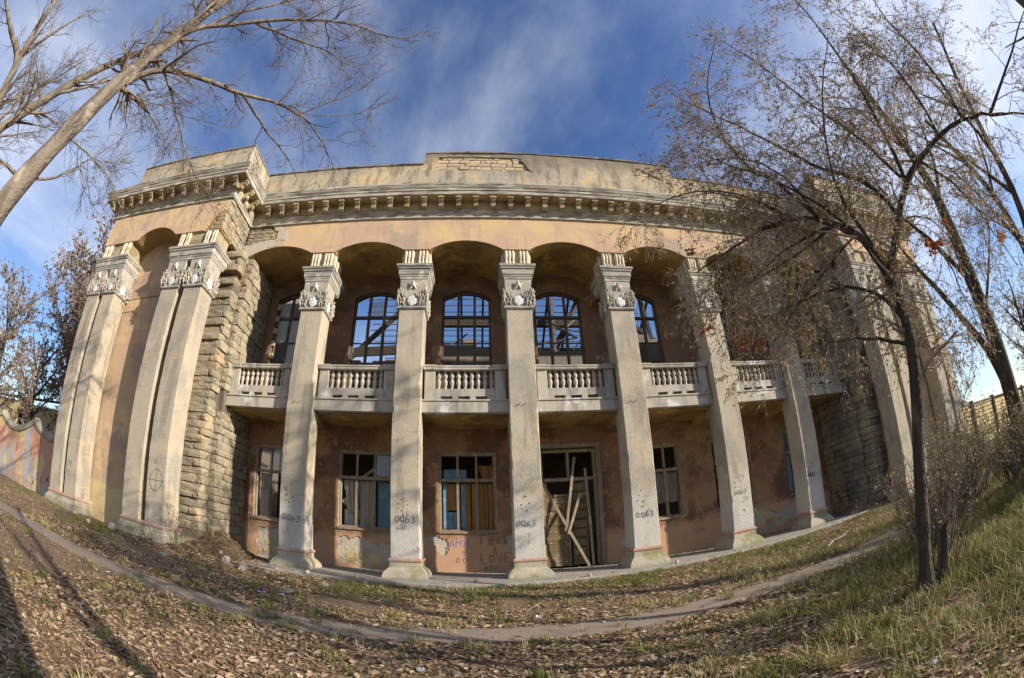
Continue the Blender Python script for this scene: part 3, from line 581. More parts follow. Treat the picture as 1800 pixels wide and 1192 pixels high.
for xl, xr in BB:
    bl = empty('balustrade', ((xl+xr)/2,.38,5.26), PAL); c = (xl+xr)/2; W_ = xr-xl
    org = (c,.38,5.26)
    def put(mb, nm, bev=.012): 
        o = mb.build(nm, m_balc, bl, origin=org, loc=(0,0,0), bevel=bev); return o
    for s in (-1,1):
        xe = c+s*(W_/2-.165)
        put(MB().box(xe-.16,xe+.16,.325,.60,5.26,6.185), 'pedestal')
    # bottom course with three drain slots
    x0, x1 = xl+.33, xr-.33; w = (x1-x0); m_ = MB()
    m_.box(x0,x1,.335,.56,5.37,5.60)
    cuts = [x0]+[q for k in range(3) for q in (x0+w*(.10+.29*k), x0+w*(.10+.29*k)+w*.19)]+[x1]
    for k in range(0,8,2): m_.box(cuts[k],cuts[k+1],.335,.56,5.26,5.37)
    put(m_, 'bottom_course', 0)
    rl = MB()
    rp = [(.30,6.19),(.285,6.215),(.285,6.265),(.265,6.285),(.265,6.33),(.66,6.34),(.66,6.285),(.63,6.265),(.63,6.19)]
    rl.loft([[(x,y+.004*fbm(x*3,1),z+.006*fbm(x*2,3)) for y,z in rp] for x in np.linspace(x0-.04,x1+.04,7)])
    for s in (-1,1):
        xe = c+s*(W_/2-.165); rl.loft([[(x,y-.03 if y < .5 else y+.03,z+(.012 if z > 6.3 else 0)) for y,z in rp] for x in (xe-.195,xe+.195)])
    put(rl, 'rail', 0)
    for k in range(9): new_obj('baluster', BAL, bl, (x0-c+w*(k+.5)/9, .065, -5.26))

# --- back walls of the loggia
WIN = [(-10.08,.93),(-6.80,.92),(-3.40,.92),(None,0),(3.15,.92),(6.35,.92),(9.95,.92)]
Z0, Z1 = 1.36, 3.97
def lower_open(x, z):
    for c, h in WIN:
        if c is not None and abs(x-c) < h and Z0 < z < Z1: return True
    return abs(x+.03) < 1.0 and z < 4.12
lw = MB(); xs = [-12]
for c, h in WIN:
    if c is None: xs += [-1.03,.97]
    else: xs += [c-h,c+h]
xs.append(12)
for k in range(len(xs)-1):
    a_, b_ = xs[k], xs[k+1]; mid = (a_+b_)/2
    if k%2 == 0: lw.box(a_,b_,YW+.03,YW+.45,-.3,4.9)
    elif abs(mid) < .5: lw.box(a_,b_,YW+.03,YW+.45,4.12,4.9)
    else: lw.box(a_,b_,YW+.03,YW+.45,-.3,Z0).box(a_,b_,YW+.03,YW+.45,Z1,4.9)
lower = lw.build('lower_wall', m_mortarlt, PAL)
def lhole(x, z):
    e = .25*fbm(x*.9,z*.9,2)+.06*fbm(x*5,z*5,3)
    if -7.75 < x < -5.4 and z < 1.02-.22*(x+7.3)*.5+e*.8 and z > .12: return True
    if -11.0 < x < -9 and z < 1.05+e and x > -10.8+.2*fbm(z*3,1): return True
    if 6.9 < x < 9.6 and z < .95+e*1.2 and z > .3+e: return True
    if 1.55+e*.3 < x < 2.15 and .35 < z < .75+e*.3: return True
    if -1.6 < x < -1.0: return False
    return fbm(x*.8+7,z*.8,9) > .52 and z < 1.2
skin('lower_plaster', m_wall, lower, lambda u,v: (-11.99+23.98*u, YW, -.1+4.98*v), 400, 84,
     lambda u,v: (lambda x,z: not lower_open(x,z) and not lhole(x,z))(-11.99+23.98*u, -.1+4.98*v), (0,-1,0), .035)
for x0,x1,z0,z1 in ((-7.45,-7.02,.30,.56),(-7.0,-6.68,.30,.58),(-6.66,-6.2,.22,.5),(-7.6,-7.2,.02,.28),(-7.18,-6.7,.02,.28),(-6.68,-6.3,-.02,.2),(-10.6,-10.2,.1,.4),(-10.18,-9.7,.1,.4),(-10.5,-10.0,.42,.7),(7.2,7.6,.35,.6),(7.62,8.1,.35,.6),(8.12,8.5,.34,.62),(7.4,7.9,.62,.9)):
    block('stone', SHELLS, x0,x1, YW+.008, YW+.2, z0,z1, lower)
# graffiti on the lower wall
wy = YW-.006
tag(graffiti('ANY', -3.98, .86, .27, lower, m_inkv, y=wy, w=.03, seed=4), 'violet painted letters')
tag(graffiti('Galya'.replace('y','y')[0:3]+'y', -3.05, .92, .30, lower, m_inkk, y=wy, w=.022, seed=5, adv=.85), 'black painted name')
graffiti('&', -2.62, .62, .22, lower, m_inkk, y=wy, w=.02); graffiti('LoVE', -3.02, .30, .30, lower, m_inkk, y=wy, w=.024, seed=8, adv=.8); graffiti('tou', -2.9, .08, .18, lower, m_inkk, y=wy, w=.018)
graffiti('~', -2.33, 1.72, .62, lower, m_inkr, y=wy, w=.03); graffiti('9', -3.6, .55, .2, lower, m_inkv, y=wy, w=.02); graffiti('O-O'.replace('-',' '), -3.8, .32, .16, lower, m_inkr, y=wy, w=.018); graffiti('~', 1.2, 1.75, .3, lower, m_inkr, y=wy, w=.018); graffiti('ANA', 4.35, .62, .2, lower, m_inkk, y=wy, w=.02)

UW = [(-10.1,.9),(-6.8,.9),(-3.4,.9),(0,.9),(3.15,.9),(6.45,.9),(9.95,.9)]
ZS, ZC = 9.80, 10.10
uw = MB(); px = -12
for c, h in UW:
    uw.box(px,c-h,YW,YW+.4,4.9,10.86); px = c+h
    uw.box(c-h,c+h,YW,YW+.4,4.9,6.22)
    pts = [(c-h+2*h*i/14, arch_z(c-h+2*h*i/14,c,h,ZS,ZC)) for i in range(15)]
    uw.prism([(c-h,10.86)]+pts+[(c+h,10.86)], YW, YW+.4)
uw.box(px,12,YW,YW+.4,4.9,10.86)
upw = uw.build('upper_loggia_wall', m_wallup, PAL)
for x0,z0 in ((1.15,8.7),(1.55,8.7),(1.2,8.4),(1.62,8.4),(1.1,8.1),(1.5,8.1),(1.25,7.8),(1.2,9.0),(1.6,9.0)):
    block('brick', BRICKS, x0,x0+.38,YW-.012,YW+.1,z0,z0+.28, upw, .03)
for r_ in range(9):
    for k in range(3): block('brick', BRICKS, -11.9+.36*k-.15*(r_%2), -11.56+.36*k-.15*(r_%2), YW-.012, YW+.1, 7.3+.26*r_, 7.56+.26*r_, upw, .03)

# windows ---------------------------------------------------------------
def lower_window(c, h, idx):
    w = empty('window', (c,YW+.12,Z0), PAL); og = (c,YW+.12,Z0)
    def P(mb, nm, m, bev=.006): return mb.build(nm, m, w, origin=og, loc=(0,0,0), bevel=bev)
    y0, y1 = YW+.06, YW+.17
    P(MB().box(c-h+.003,c-h+.075,y0,y1,Z0,Z1).box(c+h-.075,c+h-.003,y0,y1,Z0,Z1).box(c-h+.075,c+h-.075,y0,y1,Z1-.075,Z1-.002).box(c-h+.075,c+h-.075,y0,y1,Z0+.002,Z0+.07), 'frame', m_frame)
    P(MB().box(c-h+.075,c+h-.075,y0-.02,y1,3.02,3.13), 'transom', m_frame)
    for k in (1,2):
        xm = c-h+2*h*k/3
        P(MB().box(xm-.045,xm+.045,y0+.01,y1-.01,Z0+.07,3.02), 'mullion', m_frame); P(MB().box(xm-.035,xm+.035,y0+.01,y1-.01,3.13,Z1-.075), 'mullion', m_frame)
    P(MB().box(c-h-.04,c+h+.04,YW-.05,YW+.06,Z0-.07,Z0-.004), 'sill', m_wood)
    return w, og, P
wl = {}
for i,(c,h) in enumerate(WIN):
    if c is not None: wl[i] = lower_window(c,h,i)
def cloth(x0, x1, y, z0, z1, skew=0, amp=.03, n=10, m=9):
    mb = MB(); rows = []
    for j in range(m+1):
        t = j/m; z = z1+(z0-z1)*t; rows.append([(x0+(x1-x0)*(i/n)*(1-.25*t*skew)+skew*.2*t, y+amp*math.sin(i*1.7+t*2)+.01*fbm(i,j), z+(.06*fbm(i*.8,3) if j == m else 0)) for i in range(n+1)])
    mb.loft(rows, close=False); return mb
def yb(k=0): return YW+.24+.03*k
w,og,P = wl[1]; c = -6.8
P(cloth(c-.82,c-.32,yb(),1.9,3.0,.9),'curtain',m_cloth,0); P(cloth(c-.30,c+.28,yb(1),1.45,3.0,.5),'curtain',m_cloth,0)
P(MB().bar((c-.8,yb(2),2.35),(c+.1,yb(2),1.45),.24,.03,(0,1,0)).bar((c-.25,yb(3),1.4),(c+.3,yb(3),1.5),.3,.03,(0,1,0)),'board',m_wood); P(MB().box(c+.38,c+.84,yb(4),yb(4)+.03,1.43,3.0).box(c+.42,c+.8,yb(4)-.015,yb(4),2.4,2.45),'panel',m_blue)
P(MB().box(c-.8,c-.3,yb(5),yb(5)+.02,1.43,2.0),'panel',m_innerlt); P(MB().bar((c-.1,yb(1),3.15),(c+.85,yb(1),3.9),.1,.06,(0,1,0)),'beam',m_wood)
w,og,P = wl[2]; c = -3.4
P(MB().box(c-.80,c-.66,yb(),yb()+.02,1.45,3.0),'panel',m_blue); P(MB().box(c-.66,c-.29,yb(1),yb(1)+.03,2.08,2.98).box(c-.48,c-.44,yb(1)-.02,yb(1),2.2,2.8),'board',m_orange)
P(MB().box(c-.68,c-.48,yb(1),yb(1)+.03,1.45,2.02).box(c-.46,c-.31,yb(1),yb(1)+.03,1.45,2.02),'panel',m_blue); P(MB().box(c-.22,c-.06,yb(2),yb(2)+.02,1.45,2.98),'panel',m_blue)
for x0,x1 in ((-.06,.10),(.14,.27),(.36,.56),(.58,.66),(.68,.83)): P(MB().box(c+x0,c+x1,yb(1)+rnd.uniform(0,.05),yb(1)+.08,1.44,2.99),'board',m_orange)
P(MB().box(c-.8,c-.02,yb(4),yb(4)+.02,3.14,3.48),'panel',m_blue); P(cloth(c+.35,c+.8,yb(2),3.15,3.6,.8),'curtain',m_orange,0)
w,og,P = wl[0]; c = -10.08
P(cloth(c-.8,c-.35,yb(),2.45,3.0,.3),'curtain',m_cloth,0); P(MB().box(c-.8,c-.3,yb(2),yb(2)+.02,1.43,2.5),'panel',m_innerlt)
w,og,P = wl[4]; c = 3.15
P(cloth(c-.2,c+.82,yb(),1.9,3.0,.2),'curtain',m_inner,0); P(MB().bar((c+.3,yb()-.02,2.45),(c+.55,yb()-.02,2.8),.04,.03,(0,1,0)).bar((c+.55,yb()-.02,2.8),(c+.3,yb()-.02,3.0),.04,.03,(0,1,0)),'board',m_wood)
w,og,P = wl[5]; P(MB().box(6.35+.4,6.35+.8,yb(2),yb(2)+.03,1.5,3.0),'panel',m_dark)
w,og,P = wl[6]; P(MB().box(9.95-.82,9.95-.5,yb(),yb()+.03,1.45,3.0),'panel',m_blue)
for i,k in ((0,1),(1,2),(4,0),(6,2)):
    w,og,P = wl[i]; c,h = WIN[i]; P(MB().box(c-h+2*h*k/3+.06,c-h+2*h*(k+1)/3-.06,YW+.11,YW+.115,3.15,Z1-.08),'pane',m_glass,0)

def upper_window(c, h, glassy=()):
    w = empty('window', (c,YW+.15,6.25), PAL); og = (c,YW+.15,6.25)
    def P(mb, nm, m, bev=0): return mb.build(nm, m, w, origin=og, loc=(0,0,0), bevel=bev)
    y0, y1 = YW+.12, YW+.24; fr_ = MB()
    fr_.box(c-h+.002,c-h+.08,y0,y1,6.24,ZS).box(c+h-.08,c+h-.002,y0,y1,6.24,ZS).box(c-h+.08,c+h-.08,y0,y1,6.24,6.33)
    fr_.loft([[(x,y,arch_z(x,c,h,ZS,ZC)-d) for y,d in ((y0,.002),(y0,.085),(y1,.085),(y1,.002))] for x in [c-h+.01+2*(h-.01)*i/14 for i in range(15)]])
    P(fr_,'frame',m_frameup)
    P(MB().box(c-h+.08,c+h-.08,y0-.01,y1-.005,9.0,9.10),'transom',m_frameup); P(MB().box(c-h+.08,c+h-.08,y0+.03,y1-.04,7.98,8.02),'glazing_bar',m_frameup)
    for k in (1,2):
        xm = c-h+2*h*k/3; zt = arch_z(xm,c,h,ZS,ZC)-.08
        P(MB().box(xm-.05,xm+.05,y0+.008,y1-.008,6.33,9.0),'mullion',m_frameup); P(MB().box(xm-.045,xm+.045,y0+.008,y1-.008,9.10,zt),'mullion',m_frameup)
    for k,za,zb in glassy:
        P(MB().box(c-h+2*h*k/3+.06,c-h+2*h*(k+1)/3-.06,y0+.06,y0+.065,za,zb),'pane',m_glass)
for (c,h),g in zip(UW, (((0,8.05,8.98),(1,8.05,8.98),(0,9.12,9.75),(1,6.4,7.95)),((1,9.12,9.75),),(),(),(),((2,8.05,8.98),),())): upper_window(c,h,g)

# door --------------------------------------------------------------------
dr = empty('door', (-.03,YW,0), PAL); og = (-.03,YW,0)
def P(mb, nm, m, bev=.008): return mb.build(nm, m, dr, origin=og, loc=(0,0,0), bevel=bev)
for bx in ((-1.14,-.98,YW-.06,YW+.10,.02,4.09),(.92,1.08,YW-.06,YW+.10,.02,4.09),(-1.20,1.14,YW-.07,YW+.10,4.092,4.24)): P(MB().box(*bx),'architrave',m_wood)
P(MB().box(-.98,-.89,YW+.10,YW+.26,.02,4.05).box(.83,.92,YW+.10,YW+.26,.02,4.05).box(-.89,.83,YW+.10,YW+.26,3.95,4.05),'frame',m_frame)
P(MB().box(-.89,.83,YW+.09,YW+.24,2.96,3.08).box(-.09,.01,YW+.11,YW+.22,3.08,3.95),'transom',m_frame)
lf = dr
def Q(mb, nm, m, par_): return mb.build(nm, m, par_, origin=og, loc=(0,0,0), bevel=.006)
Q(MB().box(-.885,-.80,YW+.14,YW+.19,.04,2.95),'leaf_stile',m_door,lf); Q(MB().box(-.14,-.06,YW+.14,YW+.19,.04,2.52),'leaf_stile',m_door,lf)
for z0,z1 in ((.06,.30),(.31,.40),(.41,.83),(.84,.93),(.94,1.18),(1.19,1.45),(1.46,1.72),(1.73,1.95),(1.97,2.2),(2.21,2.42),(2.44,2.52)):
    Q(MB().box(-.80+rnd.uniform(0,.01),-.14-rnd.uniform(0,.01),YW+.15+rnd.uniform(0,.02),YW+.18,z0,z1),'leaf_plank',m_door,lf)
lf2 = dr
Q(MB().box(.02,.09,YW+.22,YW+.27,.04,2.95),'leaf_stile',m_door,lf2); Q(MB().box(.50,.56,YW+.22,YW+.27,.04,2.95),'leaf_stile',m_door,lf2)
for k in range(9): Q(MB().box(.09,.50,YW+.23+rnd.uniform(0,.015),YW+.26,.06+.32*k,.345+.32*k),'leaf_plank',m_door,lf2)

# --- wings -----------------------------------------------------------------
PY = -1.82
for s in (-1,1):
    W = empty('side_wing', (0,0,0), PAL)
    tag(W, 'plastered wing with coupled piers and an arched niche')
    def X(*a_): return tuple(sorted(s*v for v in a_))
    # body: recess wall and outer walls
    b = MB()
    x0,x1 = X(12.55,18.65); b.box(x0,x1,-.93,4,-.3,12.9)
    b.build('niche_wall', m_wing, W)
    # upper wall with arch
    ca = s*15.35; ha = 1.12; up_ = MB()
    pts = [(ca-ha+2*ha*i/16, arch_z(ca-ha+2*ha*i/16,ca,ha,10.42,10.87)) for i in range(17)]
    xa,xb = X(12.06,18.72)
    up_.prism([(xa,12.3),(xa,10.42)]+pts+[(xb,10.42),(xb,12.3)], PY-.0, -.92)
    up_.build('arch_vault', m_vault, W)
    def lo(x): return arch_z(x,ca,ha,10.42,10.87)
    def wk(u,v):
        x = xa+(xb-xa)*u; z = lo(x)+(Z_COR+.02-lo(x))*v
        ax = abs(x); e = .2*fbm(x*1.5,z*1.5,6)
        return not (ax < 12.75+e-.9*(z-10.5)*.4 and z < 11.25+e)
    skin('frieze_plaster', m_frieze, W, lambda u,v: (xa+(xb-xa)*u, PY-.05, lo(xa+(xb-xa)*u)+(Z_COR+.02-lo(xa+(xb-xa)*u))*v), 130, 28, wk, (0,-1,0), .05)
    # bare masonry on the inner return of the upper wall
    z = 10.44; ret = empty('exposed_masonry', (0,0,0), PAL)
    while z < 11.82:
        h = rnd.uniform(.14,.2); y = -1.86
        while y < -.02:
            L_ = min(rnd.uniform(.25,.5), -.0-y)
            a0,a1 = X(11.985+rnd.uniform(-.02,.02),12.3)
            if L_ > .08: block('stone', STONES, a0,a1,y,y+L_,z,z+h, ret)
            y += L_
        if z < 11.2:
            a0,a1 = X(12.02,12.3+rnd.uniform(0,.35)); block('stone', STONES, a0,a1,PY-.045,PY+.15,z,z+h, ret)
        z += h
    # stepped stone piers
    rp_ = empty('stone_pier', (0,0,0), PAL); tag(rp_, 'stepped pier of bare rough stone blocks')
    x0,x1 = X(11.62,12.4); x2,x3 = X(11.42,12.2)
    MB().box(x0,x1,-.48,.1,-.3,9.3).build('pier_core', m_mortar, rp_); MB().box(x2,x3,.101,2.2,-.3,10.38).build('pier_core', m_mortar, rp_)
    z = -.1; k = 0
    while z < 10.3:
        h = rnd.uniform(.21,.30)
        if z+h > 10.42: break
        # first step
        f1 = rnd.uniform(-.66,-.52); xo = 11.57+rnd.uniform(-.05,.04)
        dam = z > 9.0
        if not (dam and rnd.random() < .22) and not (rnd.random() < .04):
            cut = 11.85+rnd.uniform(-.12,.12) if k%2 else 12.55
            a0,a1 = X(xo,cut); block('stone', STONES, a0,a1,f1,-.02+rnd.uniform(-.03,.03),z,z+h, rp_, .004)
            if cut < 12.2: a0,a1 = X(cut,12.56); block('stone', STONES, a0,a1,f1+rnd.uniform(-.02,.03),-.1,z,z+h, rp_, .004)
        y = rnd.uniform(-.03,.05); first = True
        big = not (4.5 < z < 5.15)
        while y < 2.2:
            L_ = min(rnd.uniform(.38,.75), 2.24-y)
            xo = 11.36+rnd.uniform(-.04,.05)
            if big or y > .4:
                a0,a1 = X(xo,11.75); 
                if L_ > .1: block('stone', STONES, a0,a1,y,y+L_,z,z+h, rp_, .004)
            y += L_; first = False
        z += h; k += 1
    # coupled piers
    for px, gtxt in ((13.0,1),(17.67,0)):
        pr = empty('coupled_pier', (s*px,PY,0), PAL)
        og = (s*px,PY,0)
        for dx in (-.55,.55):
            for kk in ('shaft','ring','capital'): sub(kk,kk,pr,(dx,0,0),pool=PSHAFTS)
            ornament(pr, dx, 0)
        MB().sqstack([(.14,-.3),(.14,.28),(.10,.30),(.06,.38),(.03,.40),(.02,.46)], .96, 0, .9).build('base', m_base, pr)
        MB().sqstack([(.02,.455),(.045,.47),(.05,.52),(.03,.56),(-.02,.57)], .96, 0, .9).build('band', m_band, pr)
        MB().sqstack([(-.02,9.18),(.045,9.22),(.05,9.30),(.065,9.30),(.075,9.36),(.10,9.38),(.105,9.56),(.14,9.58),(.16,9.65),(.185,9.66),(.19,9.74),(.0,9.76)], .96, 0, .88).build('abacus', m_abac, pr)
        MB().sqstack([(-.02,9.74),(-.02,10.38),(.03,10.39),(.04,10.45),(-.05,10.455)], .94, .02, .86).build('frieze_block', m_bracket, pr)
        for q in (-.84,-.73,-.53,-.42,.42,.53,.73,.84):
            if abs(q) > .3 or True: new_obj('fluted_bar', FL, pr, (q,-.0,0))
        MB().box(-.15,.15,.5,.86,.5,9.3).build('slot_back', m_pier, pr)
        if s == -1 and gtxt:
            tag(graffiti('FIO', .16, 2.35, .17, pr, m_inkk, seed=3, w=.014), 'faint black letters'); tag(graffiti('#', .25, 1.55, .55, pr, m_inkk, seed=6, w=.014), 'faint black crosshair drawing')
        if s == -1 and not gtxt: graffiti('39E', .2, 1.6, .2, pr, m_inkk, seed=9, w=.014); graffiti('63', .22, 1.25, .2, pr, m_inkk, seed=9, w=.014)
    if s == -1: MB().tube([(-16.65,-1.3,8.05),(-13.9,-1.25,8.25)],[.02,.02],5).build('tie_rod', m_iron, W)
    # parapet of the wing
    x0,x1 = X(12.0,18.35); x2,x3 = X(11.99,12.45)
    pp = MB()
    def face(p0, p1, nrm):   # subdivided plaster faces with uneven top
        pass
    MB().box(x0,x1,PY-.05,PY+.4,12.9,14.62).build('wing_parapet', m_parapet, W, bevel=.02); MB().box(x2,x3,PY+.405,.02,12.9,14.615).build('wing_parapet', m_parapet, W, bevel=.02)
    xx = x0-.03
    while xx < x1:
        w_ = min(rnd.uniform(.5,1.2), x1+.03-xx); MB().box(xx+.004,xx+w_-.004,PY-.09+rnd.uniform(-.012,.012),PY+.44,14.61,14.67+rnd.uniform(-.015,.015)).build('coping_slab', m_cope, W); xx += w_
    xr0,xr1 = X(11.96,12.5); MB().box(xr0,xr1,PY+.445,.0,14.60,14.665).build('coping_slab', m_cope, W)
# parapet/attic lump on the right wing's inner corner
MB().box(-19,19,3.0,3.2,12.5,12.9).build('tie_wall', m_inner, PAL)

# --- interior and bare roof timbers
MB().box(-12,12,2.66,16,5.0,5.25).build('upper_floor', m_inner, PAL)
for bx in ((-18.5,18.5,16,16.4),(-18.5,-18.1,4,16),(18.1,18.5,4,16)): MB().box(*bx,-.3,10.6).build('outer_wall', m_inner, PAL)
MB().box(-12,12,6.5,6.8,-.3,4.99).build('partition', m_inner, PAL)
pt = MB(); xs_ = np.arange(-9.6,12.1,.6)
for x in xs_: 
    zt = (8.7 if x < -6.2 else 9.75 if x < -1 else 9.3 if x < 4 else 10.0)+.45*fbm(x*.6,4)+.3*rnd.random(); pt.box(x,x+.6,6.5,6.8,5.25,zt)
pt.build('partition', m_inner, PAL)
MB().box(-14,-10.3,5.0,5.3,5.25,11.6).build('partition', m_innerlt, PAL); MB().box(7.4,13,5.0,5.3,5.25,11).build('partition', m_inner, PAL)
rf = empty('roof_timbers', (0,0,0), PAL)
def slope(y): return 15.6-(y-8.2)*.62
for x in np.arange(-7.6,7.7,1.25):
    MB().bar((x,8.2,slope(8.2)),(x,16,slope(16)),.12,.16).build('rafter', m_dark, rf)
bt = []
y = 8.6
while y < 15.9:
    xl = -9.6+ (y-8.6)*.10+rnd.uniform(-.3,.3); xr = 5.6+rnd.uniform(-.8,1.6)
    MB().bar((xl,y,slope(y)+.1),(xr,y,slope(y)+.1+rnd.uniform(-.05,.05)),.055,.05).build('batten', m_lath, rf); y += .36
MB().bar((-11.6,12,10.2),(-7.0,12,15.0),.24,.26).build('beam', m_dark, rf)
MB().bar((-6.5,9.6,12.35),(6,9.6,12.35),.3,.34).build('beam', m_dark, rf); MB().bar((-6.8,11,11.35),(7,11,11.25),.26,.34).build('beam', m_dark, rf); MB().bar((-6.8,14,10.7),(9,14,10.7),.3,.5).build('beam', m_dark, rf)
MB().bar((1.0,10,10),(3.2,10.4,15),.16,.18).build('beam', m_dark, rf); MB().bar((3.6,10,15),(.6,10.4,10.2),.13,.16).build('beam', m_lath, rf); MB().bar((1.1,9,9),(1.2,9.3,15),.16,.16).build('beam', m_lath, rf)
MB().bar((7.6,10.5,9.4),(7.0,10.5,15),.2,.2).build('beam', m_dark, rf); MB().bar((6.2,10.2,12.5),(9.2,10.2,10.2),.22,.24).build('beam', m_dark, rf); MB().bar((6.8,10.8,10.4),(9.4,10.8,12.4),.16,.18).build('beam', m_dark, rf)
for k in range(26):
    bx, by, bz = rnd.uniform(-8,10), rnd.uniform(7.2,10), rnd.uniform(9.4,11.6); an = rnd.uniform(-.9,.9); ln_ = rnd.uniform(.8,2.6)
    MB().bar((bx,by,bz),(bx+ln_*math.cos(an),by+rnd.uniform(-.5,.5),bz+ln_*math.sin(an)),rnd.uniform(.05,.12),rnd.uniform(.04,.1)).build('splinter', rnd.choice((m_dark,m_dark,m_lath,m_wood)), rf)
MB().bar((-9.5,9,10.4),(-6.4,9,10.6),.5,.12,(0,1,0)).build('beam', m_dark, rf)

# planks leaning against the door -------------------------------------------
def plank(a_, b_, w, t, m, label):
    o = MB().bar(a_, b_, w, t, (0,1,0)).build('plank', m, origin=a_); tag(o, label, 'plank', 'planks leaning against the door'); return o
plank((.42,YW-.28,.03),(-.93,YW-.12,2.85),.09,.035,m_wood,'long pale plank slanting from lower right up across the left door leaf')
plank((-.28,YW-.22,1.25),(.16,YW-.05,3.75),.085,.03,m_wood,'steep grey plank rising past the transom in the middle of the door')
plank((-.22,YW-.27,1.15),(.28,YW-.1,2.5),.08,.03,m_wood,'short pale plank slanting up to the right over the door gap')
plank((.60,YW-.14,.03),(.50,YW-.06,3.35),.085,.05,m_wood,'upright grey post standing before the right door leaf')

# ------------------------------------------------------------------ boundary walls and neighbours
fn = empty('plaster_fence', (-24,.3,0)); tag(fn, 'peeling red and ochre plastered wall with scalloped coping left of the palace', 'wall')
POSTS = [-19.6,-23.7,-28.1,-32.5,-37]
def ftop(x):
    for a_, b_ in zip(POSTS[1:], POSTS[:-1]):
        if a_ <= x <= b_:
            t = (x-a_)/(b_-a_); return 3.05-.62*math.sin(math.pi*t)**.8
    return 2.9
def fkeep(u, v):
    x = -37+17.4*u; z = -.15+(ftop(x)+.15)*v; return not (fbm(x*.45+3,z*.45,7) > .30 and z < 2.1)
mb = MB(); xs = np.arange(-37,-19.5,.29)
mb.loft([[(x,.24,-.4),(x,.24,ftop(x)-.03),(x,.55,ftop(x)-.03),(x,.55,-.4)] for x in xs]); mb.build('wall_core', m_mortar, fn, origin=(-24,.3,0), loc=(0,0,0))
sk = skin('plaster_coat', m_fence, fn, lambda u,v: (-37+17.4*u+24, .19-.3, -.15+(ftop(-37+17.4*u)+.15)*v), 150, 34, fkeep, (0,-1,0), .05)
cpm = MB(); cpm.loft([[(x+24,.10-.3,ftop(x)-.02),(x+24,.08-.3,ftop(x)+.10),(x+24,.2-.3,ftop(x)+.30),(x+24,.45-.3,ftop(x)+.3),(x+24,.6-.3,ftop(x)-.02)] for x in xs]); cpm.build('coping', m_base, fn)
z = .0; r_ = 0
while z < 2.2:
    x = -31+.2*(r_%2)
    while x < -19.9:
        if not fkeep((x+.2+37)/17.4, (z+.12+.15)/(ftop(x+.2)+.15)): block('stone', SHELLS, x+24, x+.4+24, .215-.3, .4-.3, z, z+.24, fn)
        x += .4
    z += .24; r_ += 1
# right boundary wall of shell-rock blocks
FR = (26,2.1,0)
fr2 = empty('block_wall', FR); tag(fr2, 'yellow shell-rock block wall with dark posts right of the palace', 'wall')
MB().box(18.75,60,2.22,2.5,-.4,3.28).build('wall_core', m_mortar, fr2, origin=FR, loc=(0,0,0))
z = .3; r_ = 0
while z < 3.2:
    x = 18.8+.25*(r_%2)
    while x < 34:
        if (x-18.8)%5 < 4.6: block('stone', SHELLS, x-26, x+.49-26, 2.15-2.1+rnd.uniform(-.02,.02), .3, z, z+.27, fr2, .04)
        x += .5
    z += .28; r_ += 1
mm = MB()
for k in range(8):
    o = MB().box(23.45+5*k,23.78+5*k,2.02,2.3,-.3,3.5).build('post', m_dark, fr2, origin=FR, loc=(0,0,0))
MB().box(18.75,60,2.1,2.55,3.281,3.36).build('coping', m_roof, fr2, origin=FR, loc=(0,0,0))
mm = MB(); 
for k in range(46):
    x = 34+.55*k
    for j in range(10): mm.box(x+.25*(j%2),x+.25*(j%2)+.5,2.16,2.3,.32+.28*j,.56+.28*j)
far_st = mm.build('far_stones', m_shell, fr2, origin=FR, loc=(0,0,0)); far_st['kind'] = 'stuff'
# far ruin behind the left wall
H1 = (-40,9,0); hs_ = empty('brick_ruin', H1); tag(hs_, 'low roofless ochre brick ruin beyond the scalloped wall', 'building')
hm = MB(); hm.box(-48,-41.5,8.6,9,0,5.6).box(-40,-33.5,8.6,9,0,5.5).box(-41.5,-40,8.6,9,4.9,5.55).box(-41.5,-40,8.6,9,0,2.4).box(-33.9,-33.5,9,15,0,5.4)
hm.build('wall', m_shell, hs_, origin=H1, loc=(0,0,0)); MB().box(-41.4,-40.1,8.9,8.95,2.4,4.9).build('window', m_hole, hs_, origin=H1, loc=(0,0,0))
MB().bar((-48,8.4,5.7),(-33,8.4,6.0),.3,.12).build('eaves_board', m_dark, hs_, origin=H1, loc=(0,0,0))
H2 = (44,14,0); h2 = empty('low_house', H2); tag(h2, 'dark low house roof peeping over the block wall', 'house')
MB().box(36,50,12,20,0,4.2).build('wall', m_grey, h2, origin=H2, loc=(0,0,0))
MB().loft([[(x,11.5,4.2),(x,16,7.2),(x,20.5,4.2)] for x in (35.5,50.5)]).build('roof', m_roof, h2, origin=H2, loc=(0,0,0))

